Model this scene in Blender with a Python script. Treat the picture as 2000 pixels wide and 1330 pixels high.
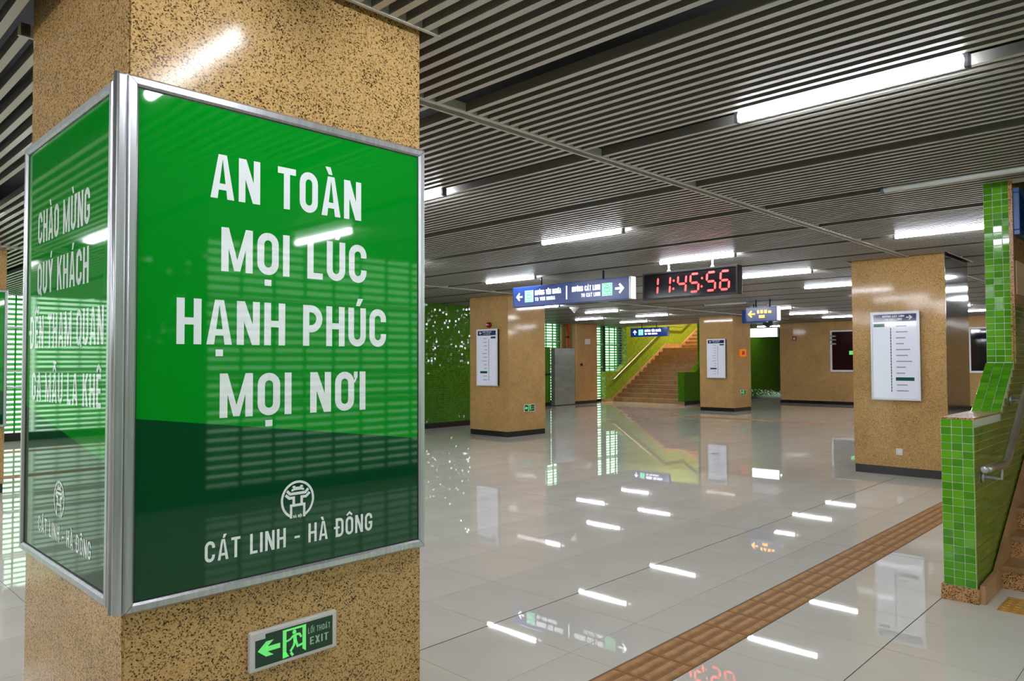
import bpy, bmesh, math, random, unicodedata
from mathutils import Matrix, Vector

random.seed(7)
for o in list(bpy.data.objects):
    bpy.data.objects.remove(o, do_unlink=True)
scene = bpy.context.scene
COL = scene.collection
R = math.radians
H = 3.034          # underside of the slatted ceiling
CAMZ = 1.6

# ------------------------------------------------------------------ camera
cam_d = bpy.data.cameras.new('camera')
cam = bpy.data.objects.new('camera', cam_d)
COL.objects.link(cam)
yaw, pitch, roll = R(44.0826), R(1.6783), R(-0.2475)
fw = Vector((math.cos(pitch) * math.cos(yaw), math.cos(pitch) * math.sin(yaw), math.sin(pitch)))
rt = Vector((math.sin(yaw), -math.cos(yaw), 0))
up = rt.cross(fw)
r2 = rt * math.cos(roll) + up * math.sin(roll)
u2 = -rt * math.sin(roll) + up * math.cos(roll)
m = Matrix.Identity(4)
for i in range(3):
    m[i][0] = r2[i]; m[i][1] = u2[i]; m[i][2] = -fw[i]
m[2][3] = CAMZ
cam.matrix_world = m
cam_d.sensor_width = 36
cam_d.lens = 1433.414 / 2000 * 36
cam_d.clip_start = 0.05
cam_d.clip_end = 200
scene.camera = cam

# ------------------------------------------------------------------ world and exposure
TUBE = 36.0            # emission of a lit ceiling tube
WARM = 110.0           # lamps at the head of the stairs
world = bpy.data.worlds.new('world')
scene.world = world
world.use_nodes = True
bg = world.node_tree.nodes['Background']
bg.inputs['Color'].default_value = (0.70, 1.0, 0.76, 1)
bg.inputs['Strength'].default_value = 1.1
scene.view_settings.view_transform = 'Standard'
scene.view_settings.look = 'None'
scene.view_settings.exposure = 1.2
scene.view_settings.gamma = 1.0
scene.view_settings.use_curve_mapping = False
scene.cycles.max_bounces = 5
scene.cycles.diffuse_bounces = 4
scene.cycles.glossy_bounces = 3
scene.cycles.sample_clamp_indirect = 6.0

# ------------------------------------------------------------------ materials
def lin(c):
    r = []
    for v in c:
        v /= 255.0
        r.append(v / 12.92 if v <= 0.04045 else ((v + 0.055) / 1.055) ** 2.4)
    return (r[0], r[1], r[2], 1)

def mat(name, rgb, rough=0.5, metal=0.0, spec=0.5, emit=None, es=0.0):
    m = bpy.data.materials.new(name)
    m.use_nodes = True
    b = m.node_tree.nodes['Principled BSDF']
    b.inputs['Base Color'].default_value = lin(rgb)
    b.inputs['Roughness'].default_value = rough
    b.inputs['Metallic'].default_value = metal
    b.inputs['Specular IOR Level'].default_value = spec
    if emit:
        b.inputs['Emission Color'].default_value = lin(emit)
        b.inputs['Emission Strength'].default_value = es
    return m

def nodes(m):
    nt = m.node_tree
    return nt, nt.nodes, nt.links, nt.nodes['Principled BSDF']

def coord(nt, scale=(1, 1, 1)):
    tc = nt.nodes.new('ShaderNodeTexCoord')
    mp = nt.nodes.new('ShaderNodeMapping')
    mp.inputs['Scale'].default_value = scale
    nt.links.new(tc.outputs['Object'], mp.inputs['Vector'])
    return mp.outputs['Vector']

def ramp(nt, stops, interp='LINEAR'):
    r = nt.nodes.new('ShaderNodeValToRGB')
    e = r.color_ramp.elements
    r.color_ramp.interpolation = interp
    while len(e) < len(stops):
        e.new(0.5)
    for k, (p, c) in enumerate(stops):
        e[k].position = p
        e[k].color = c
    return r

def granite(name, light, mid, dark, rough=0.16, scale=150.0, blotch=0.35):
    m = mat(name, mid, rough, 0, .24)
    nt, N, L, b = nodes(m)
    v = coord(nt)
    vo = N.new('ShaderNodeTexVoronoi'); vo.inputs['Scale'].default_value = scale
    L.new(v, vo.inputs['Vector'])
    sp = N.new('ShaderNodeSeparateColor'); L.new(vo.outputs['Color'], sp.inputs['Color'])
    n0 = N.new('ShaderNodeTexNoise'); n0.inputs['Scale'].default_value = 9.0; n0.inputs['Detail'].default_value = 3
    L.new(v, n0.inputs['Vector'])
    ma = N.new('ShaderNodeMath'); ma.operation = 'MULTIPLY_ADD'
    L.new(n0.outputs['Fac'], ma.inputs[0]); ma.inputs[1].default_value = blotch; L.new(sp.outputs['Red'], ma.inputs[2])
    o = blotch * 0.5
    r = ramp(nt, [(0.0, lin(dark)), (0.07 + o, lin(dark)), (0.13 + o, lin([(a + c) / 2 for a, c in zip(dark, mid)])),
                  (0.30 + o, lin(mid)), (0.62 + o, lin(light)), (1.0, lin(light))])
    L.new(ma.outputs[0], r.inputs['Fac'])
    n1 = N.new('ShaderNodeTexNoise'); n1.inputs['Scale'].default_value = 2.2; n1.inputs['Detail'].default_value = 4
    L.new(v, n1.inputs['Vector'])
    mx = N.new('ShaderNodeMix'); mx.data_type = 'RGBA'; mx.blend_type = 'MULTIPLY'
    mx.inputs['Factor'].default_value = 0.5
    r1 = ramp(nt, [(0.3, (0.78, 0.76, 0.72, 1)), (0.7, (1.12, 1.1, 1.05, 1))])
    L.new(n1.outputs['Fac'], r1.inputs['Fac'])
    L.new(r.outputs['Color'], mx.inputs['A']); L.new(r1.outputs['Color'], mx.inputs['B'])
    L.new(mx.outputs['Result'], b.inputs['Base Color'])
    return m

def gridmat(name, tile, grout, px, pz, gap=0.10, rough=0.06, axis='XZ'):
    """distant mosaic: a grid too fine to build"""
    m = mat(name, tile, rough)
    nt, N, L, b = nodes(m)
    tc = N.new('ShaderNodeTexCoord'); sx = N.new('ShaderNodeSeparateXYZ')
    L.new(tc.outputs['Object'], sx.inputs[0])
    def line(sock, p):
        d = N.new('ShaderNodeMath'); d.operation = 'DIVIDE'; L.new(sock, d.inputs[0]); d.inputs[1].default_value = p
        f = N.new('ShaderNodeMath'); f.operation = 'FRACT'; L.new(d.outputs[0], f.inputs[0])
        g = N.new('ShaderNodeMath'); g.operation = 'LESS_THAN'; L.new(f.outputs[0], g.inputs[0]); g.inputs[1].default_value = gap
        return g.outputs[0], d.outputs[0]
    ad = N.new('ShaderNodeMath'); ad.operation = 'ADD'
    L.new(sx.outputs['X'], ad.inputs[0]); L.new(sx.outputs['Y'], ad.inputs[1])
    g1, d1 = line(ad.outputs[0], px)
    g2, d2 = line(sx.outputs['Z'], pz)
    mxm = N.new('ShaderNodeMath'); mxm.operation = 'MAXIMUM'; L.new(g1, mxm.inputs[0]); L.new(g2, mxm.inputs[1])
    fl1 = N.new('ShaderNodeMath'); fl1.operation = 'FLOOR'; L.new(d1, fl1.inputs[0])
    fl2 = N.new('ShaderNodeMath'); fl2.operation = 'FLOOR'; L.new(d2, fl2.inputs[0])
    cb = N.new('ShaderNodeCombineXYZ'); L.new(fl1.outputs[0], cb.inputs[0]); L.new(fl2.outputs[0], cb.inputs[1])
    wn = N.new('ShaderNodeTexWhiteNoise'); L.new(cb.outputs[0], wn.inputs['Vector'])
    hs = N.new('ShaderNodeHueSaturation'); hs.inputs['Color'].default_value = lin(tile)
    vr = N.new('ShaderNodeMath'); vr.operation = 'MULTIPLY_ADD'; L.new(wn.outputs['Value'], vr.inputs[0])
    vr.inputs[1].default_value = 0.35; vr.inputs[2].default_value = 0.8
    L.new(vr.outputs[0], hs.inputs['Value'])
    mx = N.new('ShaderNodeMix'); mx.data_type = 'RGBA'
    L.new(mxm.outputs[0], mx.inputs['Factor']); L.new(hs.outputs['Color'], mx.inputs['A']); mx.inputs['B'].default_value = lin(grout)
    L.new(mx.outputs['Result'], b.inputs['Base Color'])
    bp = N.new('ShaderNodeBump'); bp.inputs['Strength'].default_value = 0.25; bp.inputs['Distance'].default_value = 0.004
    L.new(wn.outputs['Value'], bp.inputs['Height'])
    nm = N.new('ShaderNodeVectorMath'); nm.operation = 'ADD'
    geo = N.new('ShaderNodeNewGeometry')
    sc = N.new('ShaderNodeVectorMath'); sc.operation = 'MULTIPLY_ADD'
    L.new(wn.outputs['Color'], sc.inputs[0]); sc.inputs[1].default_value = (0.12, 0.12, 0.12); sc.inputs[2].default_value = (-0.06, -0.06, -0.06)
    L.new(geo.outputs['Normal'], nm.inputs[0]); L.new(sc.outputs[0], nm.inputs[1])
    L.new(nm.outputs[0], b.inputs['Normal'])
    return m

def noisy(m, rgb1, rgb2, scale=4.0, detail=4, stretch=(1, 1, 1), bump=0.0, bscale=None):
    nt, N, L, b = nodes(m)
    v = coord(nt, stretch)
    n = N.new('ShaderNodeTexNoise'); n.inputs['Scale'].default_value = scale; n.inputs['Detail'].default_value = detail
    L.new(v, n.inputs['Vector'])
    r = ramp(nt, [(0.3, lin(rgb1)), (0.7, lin(rgb2))])
    L.new(n.outputs['Fac'], r.inputs['Fac']); L.new(r.outputs['Color'], b.inputs['Base Color'])
    if bump:
        n2 = N.new('ShaderNodeTexNoise'); n2.inputs['Scale'].default_value = bscale or scale
        L.new(v, n2.inputs['Vector'])
        bp = N.new('ShaderNodeBump'); bp.inputs['Strength'].default_value = bump; bp.inputs['Distance'].default_value = 0.01
        L.new(n2.outputs['Fac'], bp.inputs['Height']); L.new(bp.outputs['Normal'], b.inputs['Normal'])
    return m

M = {}
M['granite'] = granite('speckled_granite', (212, 174, 120), (188, 146, 90), (70, 48, 28), 0.15, 215, 0.34)
M['granite_far'] = granite('tan_granite', (196, 160, 110), (178, 141, 91), (134, 100, 58), 0.08, 170, 0.30)
M['granite_stair'] = granite('stair_granite', (196, 150, 104), (168, 122, 78), (70, 46, 28), 0.25, 150, 0.32)
M['step'] = noisy(mat('step_stone', (158, 120, 84), 0.35), (148, 110, 74), (174, 136, 98), 6)
M['stringer'] = noisy(mat('stringer_stone', (176, 132, 98), 0.35), (164, 120, 86), (190, 146, 110), 5)
M['black'] = mat('black_skirting', (30, 29, 31), 0.18)
M['seam'] = mat('dark_seam', (58, 38, 18), 0.6)
M['floor'] = noisy(mat('polished_porcelain', (212, 206, 196), 0.018), (207, 201, 191), (217, 211, 202), 1.3, 5, (1, 1, 1), 0.02, 1.6)
M['grout'] = mat('dark_grout', (66, 61, 56), 0.9)
M['tactile'] = noisy(mat('tactile_tan', (164, 116, 64), 0.6, 0, .3), (156, 110, 60), (186, 138, 82), 14)
M['tactile_groove'] = noisy(mat('tactile_groove_dirt', (142, 98, 54), 0.7, 0, .25), (130, 88, 48), (152, 108, 62), 14)
M['tactile_y'] = noisy(mat('tactile_ochre', (196, 146, 70), 0.5), (184, 132, 60), (204, 156, 80), 12)
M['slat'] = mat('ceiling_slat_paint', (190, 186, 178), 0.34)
M['slat_side_shade'] = mat('ceiling_slat_side_shade', (108, 106, 101), 0.4)  # darker grey puts the shade between slats into the side colour
M['slat'].node_tree.nodes['Principled BSDF'].inputs['Metallic'].default_value = 0.0
M['plenum'] = mat('plenum_black', (12, 12, 13), 0.9)
M['alu'] = noisy(mat('brushed_aluminium', (186, 186, 190), 0.30, 0.75), (176, 176, 180), (198, 198, 202), 3, 2, (30, 30, 1))
M['alu_dark'] = mat('grey_metal', (110, 112, 118), 0.35, 0.8)
M['white'] = mat('white_paint', (222, 222, 226), 0.3)
M['print_white'] = mat('white_print', (243, 246, 248), 0.04)
M['poster_green'] = mat('green_print', (2, 142, 32), 0.035)
M['poster_dark'] = mat('dark_green_print', (6, 68, 38), 0.035)
M['rubber'] = mat('black_rubber', (22, 22, 24), 0.5)
M['tube'] = mat('lit_tube', (255, 255, 255), 0.4, emit=(244, 248, 255), es=TUBE)
M['tube_off'] = mat('unlit_tube', (206, 206, 206), 0.3)
M['tile'] = mat('green_glazed_tile', (84, 158, 20), 0.07)
M['tile_d'] = mat('deep_green_glazed_tile', (70, 142, 18), 0.07)
M['tile_l'] = mat('lime_glazed_tile', (98, 170, 28), 0.07)
M['tile_in'] = mat('olive_glazed_tile', (112, 138, 26), 0.10)
M['tgrout'] = mat('pale_grout', (214, 216, 200), 0.7)
M['mosaic'] = gridmat('green_mosaic', (58, 112, 12), (92, 128, 46), 0.052, 0.052)
M['mosaic_stair'] = gridmat('lime_mosaic', (126, 150, 36), (150, 170, 60), 0.052, 0.052)
M['blue'] = mat('blue_sign_face', (14, 44, 106), 0.25, emit=(16, 50, 130), es=0.12)
M['sign_white'] = mat('lit_white_print', (240, 244, 248), 0.3, emit=(240, 246, 255), es=0.9)
M['sign_mint'] = mat('lit_mint_print', (170, 236, 214), 0.3, emit=(150, 236, 206), es=0.5)
M['sign_green'] = mat('lit_green_print', (30, 150, 100), 0.3, emit=(30, 170, 110), es=0.6)
M['sign_orange'] = mat('lit_orange_print', (250, 180, 60), 0.3, emit=(255, 180, 60), es=1.1)
M['led'] = mat('red_led', (255, 60, 60), 0.4, emit=(255, 58, 58), es=1.6)
M['clock_face'] = mat('smoked_acrylic', (20, 17, 19), 0.12, 0, .2)
M['clock_case'] = mat('black_case', (24, 24, 27), 0.35, 0, .3)
M['exit_dark'] = mat('exit_dark_green', (10, 58, 38), 0.25)
M['exit_glow'] = mat('exit_glow_green', (110, 220, 120), 0.3, emit=(104, 224, 112), es=0.22)
M['exit_text'] = mat('exit_text_print', (160, 200, 172), 0.3)
M['plastic_white'] = mat('white_plastic', (212, 208, 206), 0.3)
M['map_panel'] = mat('map_print', (206, 208, 222), 0.06, emit=(206, 208, 226), es=0.10)
M['map_head'] = mat('map_header_blue', (34, 44, 88), 0.06)
M['map_dark'] = mat('map_dark_print', (40, 46, 58), 0.06)
M['map_grey'] = mat('map_grey_print', (140, 142, 154), 0.06)
M['map_green'] = mat('map_green_print', (16, 84, 72), 0.06)
M['steel'] = noisy(mat('stainless_steel', (170, 170, 170), 0.28, 0.55), (160, 160, 160), (182, 182, 184), 2, 3, (1, 1, 3))
M['steel_flank'] = noisy(mat('polished_steel', (130, 130, 130), 0.07, 0.9), (122, 122, 122), (138, 138, 140), 2, 3, (1, 1, 14))
M['rail'] = noisy(mat('worn_rail_metal', (178, 164, 146), 0.28, 0.7), (166, 148, 126), (190, 180, 166), 5)
M['red'] = mat('red_plastic', (150, 24, 30), 0.25)
M['red_pipe'] = mat('red_pipe_paint', (196, 58, 34), 0.4)
M['orange'] = mat('orange_box', (226, 126, 12), 0.5, emit=(226, 120, 10), es=0.15)
M['door_wood'] = noisy(mat('tan_door_panel', (176, 132, 86), 0.3), (168, 124, 78), (186, 142, 96), 3)
M['paper'] = mat('white_paper', (214, 210, 210), 0.7)
M['paper_tan'] = mat('beige_sheet', (222, 190, 156), 0.6)
M['bluefr'] = mat('blue_frame', (48, 84, 150), 0.35)
M['bluepan'] = mat('blue_panel', (28, 58, 118), 0.3)
M['dark_glass'] = mat('dark_window_glass', (18, 18, 24), 0.04)
M['dark_screen'] = mat('dark_red_screen', (36, 8, 18), 0.08)
M['wall'] = mat('plain_wall', (150, 140, 120), 0.6)
M['dark_metal'] = mat('dark_metal', (36, 38, 42), 0.4, 0.5)
M['lamp_warm'] = mat('warm_lamp', (255, 220, 170), 0.4, emit=(255, 176, 88), es=10)

def louvre_mat():
    m = mat('green_louvre', (54, 140, 66), 0.35)
    nt, N, L, b = nodes(m)
    tr = N.new('ShaderNodeBsdfTranslucent'); tr.inputs['Color'].default_value = lin((120, 226, 130))
    mx = N.new('ShaderNodeMixShader'); mx.inputs[0].default_value = 0.5
    out = N['Material Output']
    L.new(b.outputs[0], mx.inputs[1]); L.new(tr.outputs[0], mx.inputs[2]); L.new(mx.outputs[0], out.inputs['Surface'])
    return m
M['louvre'] = louvre_mat()

# ------------------------------------------------------------------ mesh helpers
class MB:
    def __init__(s):
        s.v = []; s.f = []
    def add(s, vs, fs):
        n = len(s.v); s.v += [tuple(p) for p in vs]; s.f += [tuple(i + n for i in f) for f in fs]
        return s
    def box(s, x0, x1, y0, y1, z0, z1):
        return s.add([(x0, y0, z0), (x1, y0, z0), (x1, y1, z0), (x0, y1, z0), (x0, y0, z1), (x1, y0, z1), (x1, y1, z1), (x0, y1, z1)],
                     [(3, 2, 1, 0), (4, 5, 6, 7), (0, 1, 5, 4), (1, 2, 6, 5), (2, 3, 7, 6), (3, 0, 4, 7)])
    def prism_y(s, prof, y0, y1):
        """profile of (x, z), counter-clockwise seen from -Y"""
        n = len(prof)
        vs = [(x, y0, z) for x, z in prof] + [(x, y1, z) for x, z in prof]
        fs = [tuple(range(n)), tuple(range(2 * n - 1, n - 1, -1))]
        fs += [(i, i + n, (i + 1) % n + n, (i + 1) % n) for i in range(n)]
        return s.add(vs, fs)
    def tube(s, pts, r, seg=12, cap=True):
        pts = [Vector(p) for p in pts]
        n0 = len(s.v); k = len(pts)
        vs = []; fs = []
        pu = None
        for i, p in enumerate(pts):
            if i == 0: d = pts[1] - p
            elif i == k - 1: d = p - pts[i - 1]
            else: d = (pts[i + 1] - p).normalized() + (p - pts[i - 1]).normalized()
            d.normalize()
            a = Vector((0, 0, 1)) if abs(d.z) < 0.95 else Vector((1, 0, 0))
            u = (a - d * a.dot(d)).normalized() if pu is None else (pu - d * pu.dot(d)).normalized()
            pu = u
            w = d.cross(u)
            rr = r[i] if isinstance(r, (list, tuple)) else r
            for j in range(seg):
                t = 2 * math.pi * j / seg
                vs.append(p + u * math.cos(t) * rr + w * math.sin(t) * rr)
        for i in range(k - 1):
            for j in range(seg):
                a = i * seg + j; b_ = i * seg + (j + 1) % seg
                fs.append((a, b_, b_ + seg, a + seg))
        if cap:
            fs.append(tuple(range(seg - 1, -1, -1)))
            fs.append(tuple(range((k - 1) * seg, k * seg)))
        return s.add(vs, fs)
    def mesh(s, name):
        me = bpy.data.meshes.new(name)
        me.from_pydata(s.v, [], s.f)
        me.validate(); me.update()
        return me
    def build(s, name, material, parent=None, smooth=False, bevel=0.0):
        me = s.mesh(name)
        if bevel:
            bm = bmesh.new(); bm.from_mesh(me)
            bmesh.ops.bevel(bm, geom=bm.edges[:], offset=bevel, segments=2, affect='EDGES', profile=0.6, clamp_overlap=True)
            bm.to_mesh(me); bm.free()
        me.materials.append(material)
        if smooth:
            for p in me.polygons: p.use_smooth = True
        return link(name, me, parent)

def link(name, me, parent=None, loc=None):
    o = bpy.data.objects.new(name, me)
    COL.objects.link(o)
    if parent is not None:
        o.parent = parent
        o.matrix_parent_inverse = PINV.get(parent.name, Matrix.Identity(4))
    if loc is not None: o.location = loc
    return o

PINV = {}
def thing(name, label, cat, base=(0, 0, 0), group=None, kind=None):
    o = bpy.data.objects.new(name, None)
    COL.objects.link(o)
    o.empty_display_size = 0.1
    o.location = base
    PINV[o.name] = Matrix.Translation(Vector(base)).inverted()
    return tag(o, label, cat, group, kind)

def tag(o, label=None, cat=None, group=None, kind=None):
    if label: o['label'] = label
    if cat: o['category'] = cat
    if group: o['group'] = group
    if kind: o['kind'] = kind
    return o

# ------------------------------------------------------------------ lettering drawn as flat shapes
def arc(cx, cy, rx, ry, a0, a1, n=10):
    return [(cx + rx * math.cos(R(a0 + (a1 - a0) * i / n)), cy + ry * math.sin(R(a0 + (a1 - a0) * i / n))) for i in range(n + 1)]

def stroke(pts, t, closed=False):
    """mitred strip polygons along a polyline"""
    n = len(pts); L_ = []; R_ = []
    for i in range(n):
        p = pts[i]
        a = pts[i - 1] if (i > 0 or closed) else None
        b = pts[(i + 1) % n] if (i < n - 1 or closed) else None
        def nrm(p, q):
            dx, dy = q[0] - p[0], q[1] - p[1]; l = math.hypot(dx, dy) or 1e-9
            return (-dy / l, dx / l)
        if a is None: nx, ny = nrm(p, b); k = 1
        elif b is None: nx, ny = nrm(a, p); k = 1
        else:
            n1 = nrm(a, p); n2 = nrm(p, b)
            nx, ny = n1[0] + n2[0], n1[1] + n2[1]; l = math.hypot(nx, ny) or 1e-9
            nx /= l; ny /= l
            k = 1 / max(0.45, nx * n1[0] + ny * n1[1])
        L_.append((p[0] + nx * t / 2 * k, p[1] + ny * t / 2 * k)); R_.append((p[0] - nx * t / 2 * k, p[1] - ny * t / 2 * k))
    out = []
    for i in range(n if closed else n - 1):
        j = (i + 1) % n
        out.append([R_[i], R_[j], L_[j], L_[i]])
    return out

def rect(x0, y0, x1, y1): return [(x0, y0), (x1, y0), (x1, y1), (x0, y1)]

def glyph(c, t):
    h = t / 2
    def rr(w, top=True, bot=True):
        r = w / 2 - h
        P = []
        P += arc(w / 2, 1 - h - r, r, r, 0, 180)
        P += arc(w / 2, h + r, r, r, 180, 360)
        return P
    W = {'I': t, 'M': .76, 'L': .44, 'E': .45, 'F': .44, 'T': .52, '-': .34, ' ': .26, 'A': .60, 'N': .57, ':': t, '/': .4, '|': t}
    w = W.get(c, .55)
    P = []
    if c == 'H': P = [rect(0, 0, t, 1), rect(w - t, 0, w, 1), rect(t, .5 - .42 * t, w - t, .5 + .46 * t)]
    elif c == 'A':
        P = [[(0, 0), (t * 1.02, 0), (w / 2 + t * .08, 1), (w / 2 - t * .6, 1)], [(w, 0), (w / 2 + t * .6, 1), (w / 2 - t * .08, 1), (w - t * 1.02, 0)],
             rect(w * .22, .2, w * .78, .2 + t * .82)]
    elif c == 'N': P = [rect(0, 0, t, 1), rect(w - t, 0, w, 1), [(0, 1), (w - t * 1.12, 0), (w, 0), (t * 1.12, 1)]]
    elif c == 'M': P = [rect(0, 0, t, 1), rect(w - t, 0, w, 1), [(t * .3, 1), (w / 2 - t * .42, .02), (w / 2 + t * .42, .02), (t * 1.0, 1)], [(w - t * .3, 1), (w - t * 1.0, 1), (w / 2 - t * .42, .02), (w / 2 + t * .42, .02)]]
    elif c == 'I': P = [rect(0, 0, t, 1)]
    elif c == 'L': P = [rect(0, 0, t, 1), rect(t, 0, w, t * .88)]
    elif c == 'T': P = [rect(w / 2 - h, 0, w / 2 + h, 1), rect(0, 1 - t * .88, w, 1)]
    elif c == 'E': P = [rect(0, 0, t, 1), rect(t, 0, w, t * .88), rect(t, 1 - t * .88, w, 1), rect(t, .5 - t * .42, w * .92, .5 + t * .42)]
    elif c == 'F': P = [rect(0, 0, t, 1), rect(t, 1 - t * .88, w, 1), rect(t, .5 - t * .42, w * .92, .5 + t * .42)]
    elif c == 'O': P = stroke(rr(w), t, True)
    elif c == 'Q': P = stroke(rr(w), t, True) + [[(w * .55, .24), (w * .84, -.06), (w * 1.04, -.02), (w * .74, .3)]]
    elif c == 'U':
        r = w / 2 - h; P = stroke([(h, 1)] + arc(w / 2, h + r, r, r, 180, 360) + [(w - h, 1)], t)
    elif c == 'C':
        r = w / 2 - h; P = stroke([(w - h, .66)] + arc(w / 2, 1 - h - r, r, r, 0, 180) + arc(w / 2, h + r, r, r, 180, 360) + [(w - h, .34)], t)
    elif c == 'G':
        r = w / 2 - h; P = stroke([(w - h, .68)] + arc(w / 2, 1 - h - r, r, r, 0, 180) + arc(w / 2, h + r, r, r, 180, 360) + [(w - h, .5)], t) + [rect(w * .5, .5 - t * .75, w, .52)]
    elif c in 'DĐ':
        r = w * .5 - h
        P = stroke([(h, h * .88), (w - h - r, h * .88)] + arc(w - h - r, h * .88 + r, r, r, -90, 0, 6) + arc(w - h - r, 1 - h * .88 - r, r, r, 0, 90, 6) + [(h, 1 - h * .88)], t, True)
        if c == 'Đ': P += [rect(-.12, .5 - t * .38, w * .5, .5 + t * .38)]
    elif c in 'PR':
        r = .27 - h * .4
        P = [rect(0, 0, t, 1)] + stroke([(t * .5, .42), (w - h - r, .42)] + arc(w - h - r, .42 + (1 - h - .42) / 2, r, (1 - h - .42) / 2, -90, 90, 10) + [(t * .5, 1 - h)], t)
        if c == 'R': P += [[(w * .4, .45), (w - t * 1.08, 0), (w, 0), (w * .4 + t, .45)]]
    elif c == 'B':
        P = stroke([(h, h), (w * .55, h)] + arc(w * .6, .27, w * .3, .27 - h, -90, 90, 6) + [(h, .54)], t, False) + stroke([(h, .54)] + arc(w * .56, .76, w * .3, .24 - h, -90, 90, 6) + [(h, 1 - h)], t) + [rect(0, 0, t, 1)]
    elif c == 'K': P = [rect(0, 0, t, 1), [(t * .9, .36), (t * .9, .62), (w - t * 1.0, 1), (w + t * .05, 1)], [(t * 1.3, .56), (w - t * 1.05, 0), (w + t * .05, 0), (t * 2.1, .68)]]
    elif c == 'Y': P = [rect(w / 2 - h, 0, w / 2 + h, .46), [(0, 1), (w / 2 - h, .40), (w / 2 + h, .40), (t * 1.05, 1)], [(w, 1), (w - t * 1.05, 1), (w / 2 - h, .40), (w / 2 + h, .40)]]
    elif c == 'V': P = [[(0, 1), (w / 2 - h, 0), (w / 2 + h, 0), (t * 1.05, 1)], [(w, 1), (w - t * 1.05, 1), (w / 2 - h, 0), (w / 2 + h, 0)]]
    elif c == 'X': P = [[(0, 0), (t * 1.15, 0), (w, 1), (w - t * 1.15, 1)], [(w, 0), (t * 1.15, 1), (0, 1), (w - t * 1.15, 0)]]
    elif c == 'S':
        r = w / 2 - h; q = (1 - t) / 4
        P = stroke([(w - h, .72)] + arc(w / 2, 1 - h - q, r, q, 10, 180, 8) + arc(w / 2, h + q, r, q, 0, -170, 8)[0:], t)
    elif c == '-': P = [rect(0, .36, w, .36 + t * .75)]
    elif c == '|': P = [rect(0, -.6, t, 1.2)]
    return P, w

DIA = {'\u0301': 'acute', '\u0300': 'grave', '\u0323': 'dot', '\u0302': 'circ', '\u031b': 'horn', '\u0303': 'tilde', '\u0306': 'breve', '\u0309': 'hook'}
def layout(text, t=.185, gap=.115, split=False):
    """polygons of a line of capitals, unit cap height; returns polys, width"""
    x = 0; out = []; groups = []
    d = unicodedata.normalize('NFD', text)
    i = 0
    while i < len(d):
        c = d[i]; i += 1; marks = []
        while i < len(d) and d[i] in DIA: marks.append(DIA[d[i]]); i += 1
        P, w = glyph(c, t)
        if split: groups.append(len(out))
        for poly in P: out.append([(px + x, py) for px, py in poly])
        cx = x + w / 2; k = t * .72; y0 = 1.07
        circ = 'circ' in marks
        if circ:
            out += stroke([(cx - .19, y0), (cx, y0 + .15), (cx + .19, y0)], k)
        dx, dy = (.2, .07) if circ else (0.02, 0)
        for mk in marks:
            if mk == 'acute': out.append([(cx + dx - .06, y0 + dy - .02), (cx + dx + .06, y0 + dy - .02), (cx + dx + .17, y0 + dy + .17), (cx + dx, y0 + dy + .17)])
            elif mk == 'grave': out.append([(cx - dx + .06, y0 + dy - .02), (cx - dx + 0.0, y0 + dy + .17), (cx - dx - .17, y0 + dy + .17), (cx - dx - .06, y0 + dy - .02)])
            elif mk == 'dot': out.append(rect(cx - t * .5, -.26, cx + t * .5, -.26 + t * .85))
            elif mk == 'horn': out += [rect(x + w - .01, .84, x + w + .10, 1.0), [(x + w + .02, .84), (x + w - .03, .72), (x + w + .03, .72), (x + w + .10, .86)]]
            elif mk == 'tilde':
                yy = y0 + (.22 if circ else 0)
                out += stroke([(cx - .18, yy), (cx - .09, yy + .08), (cx + .09, yy + .01), (cx + .18, yy + .09)], k * .8)
            elif mk == 'breve': out += stroke(arc(cx, y0 + .13, .15, .12, 190, 350, 6), k)
            elif mk == 'hook': out += stroke([(cx - .06, y0 + .16), (cx + .06, y0 + .16), (cx + .06, y0 + .08), (cx, y0)], k * .7)
        x += w + gap + (.05 if 'horn' in marks else 0)
    if split:
        groups.append(len(out))
        return [out[groups[q]:groups[q + 1]] for q in range(len(groups) - 1) if groups[q + 1] > groups[q]], x - gap
    return out, x - gap

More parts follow.
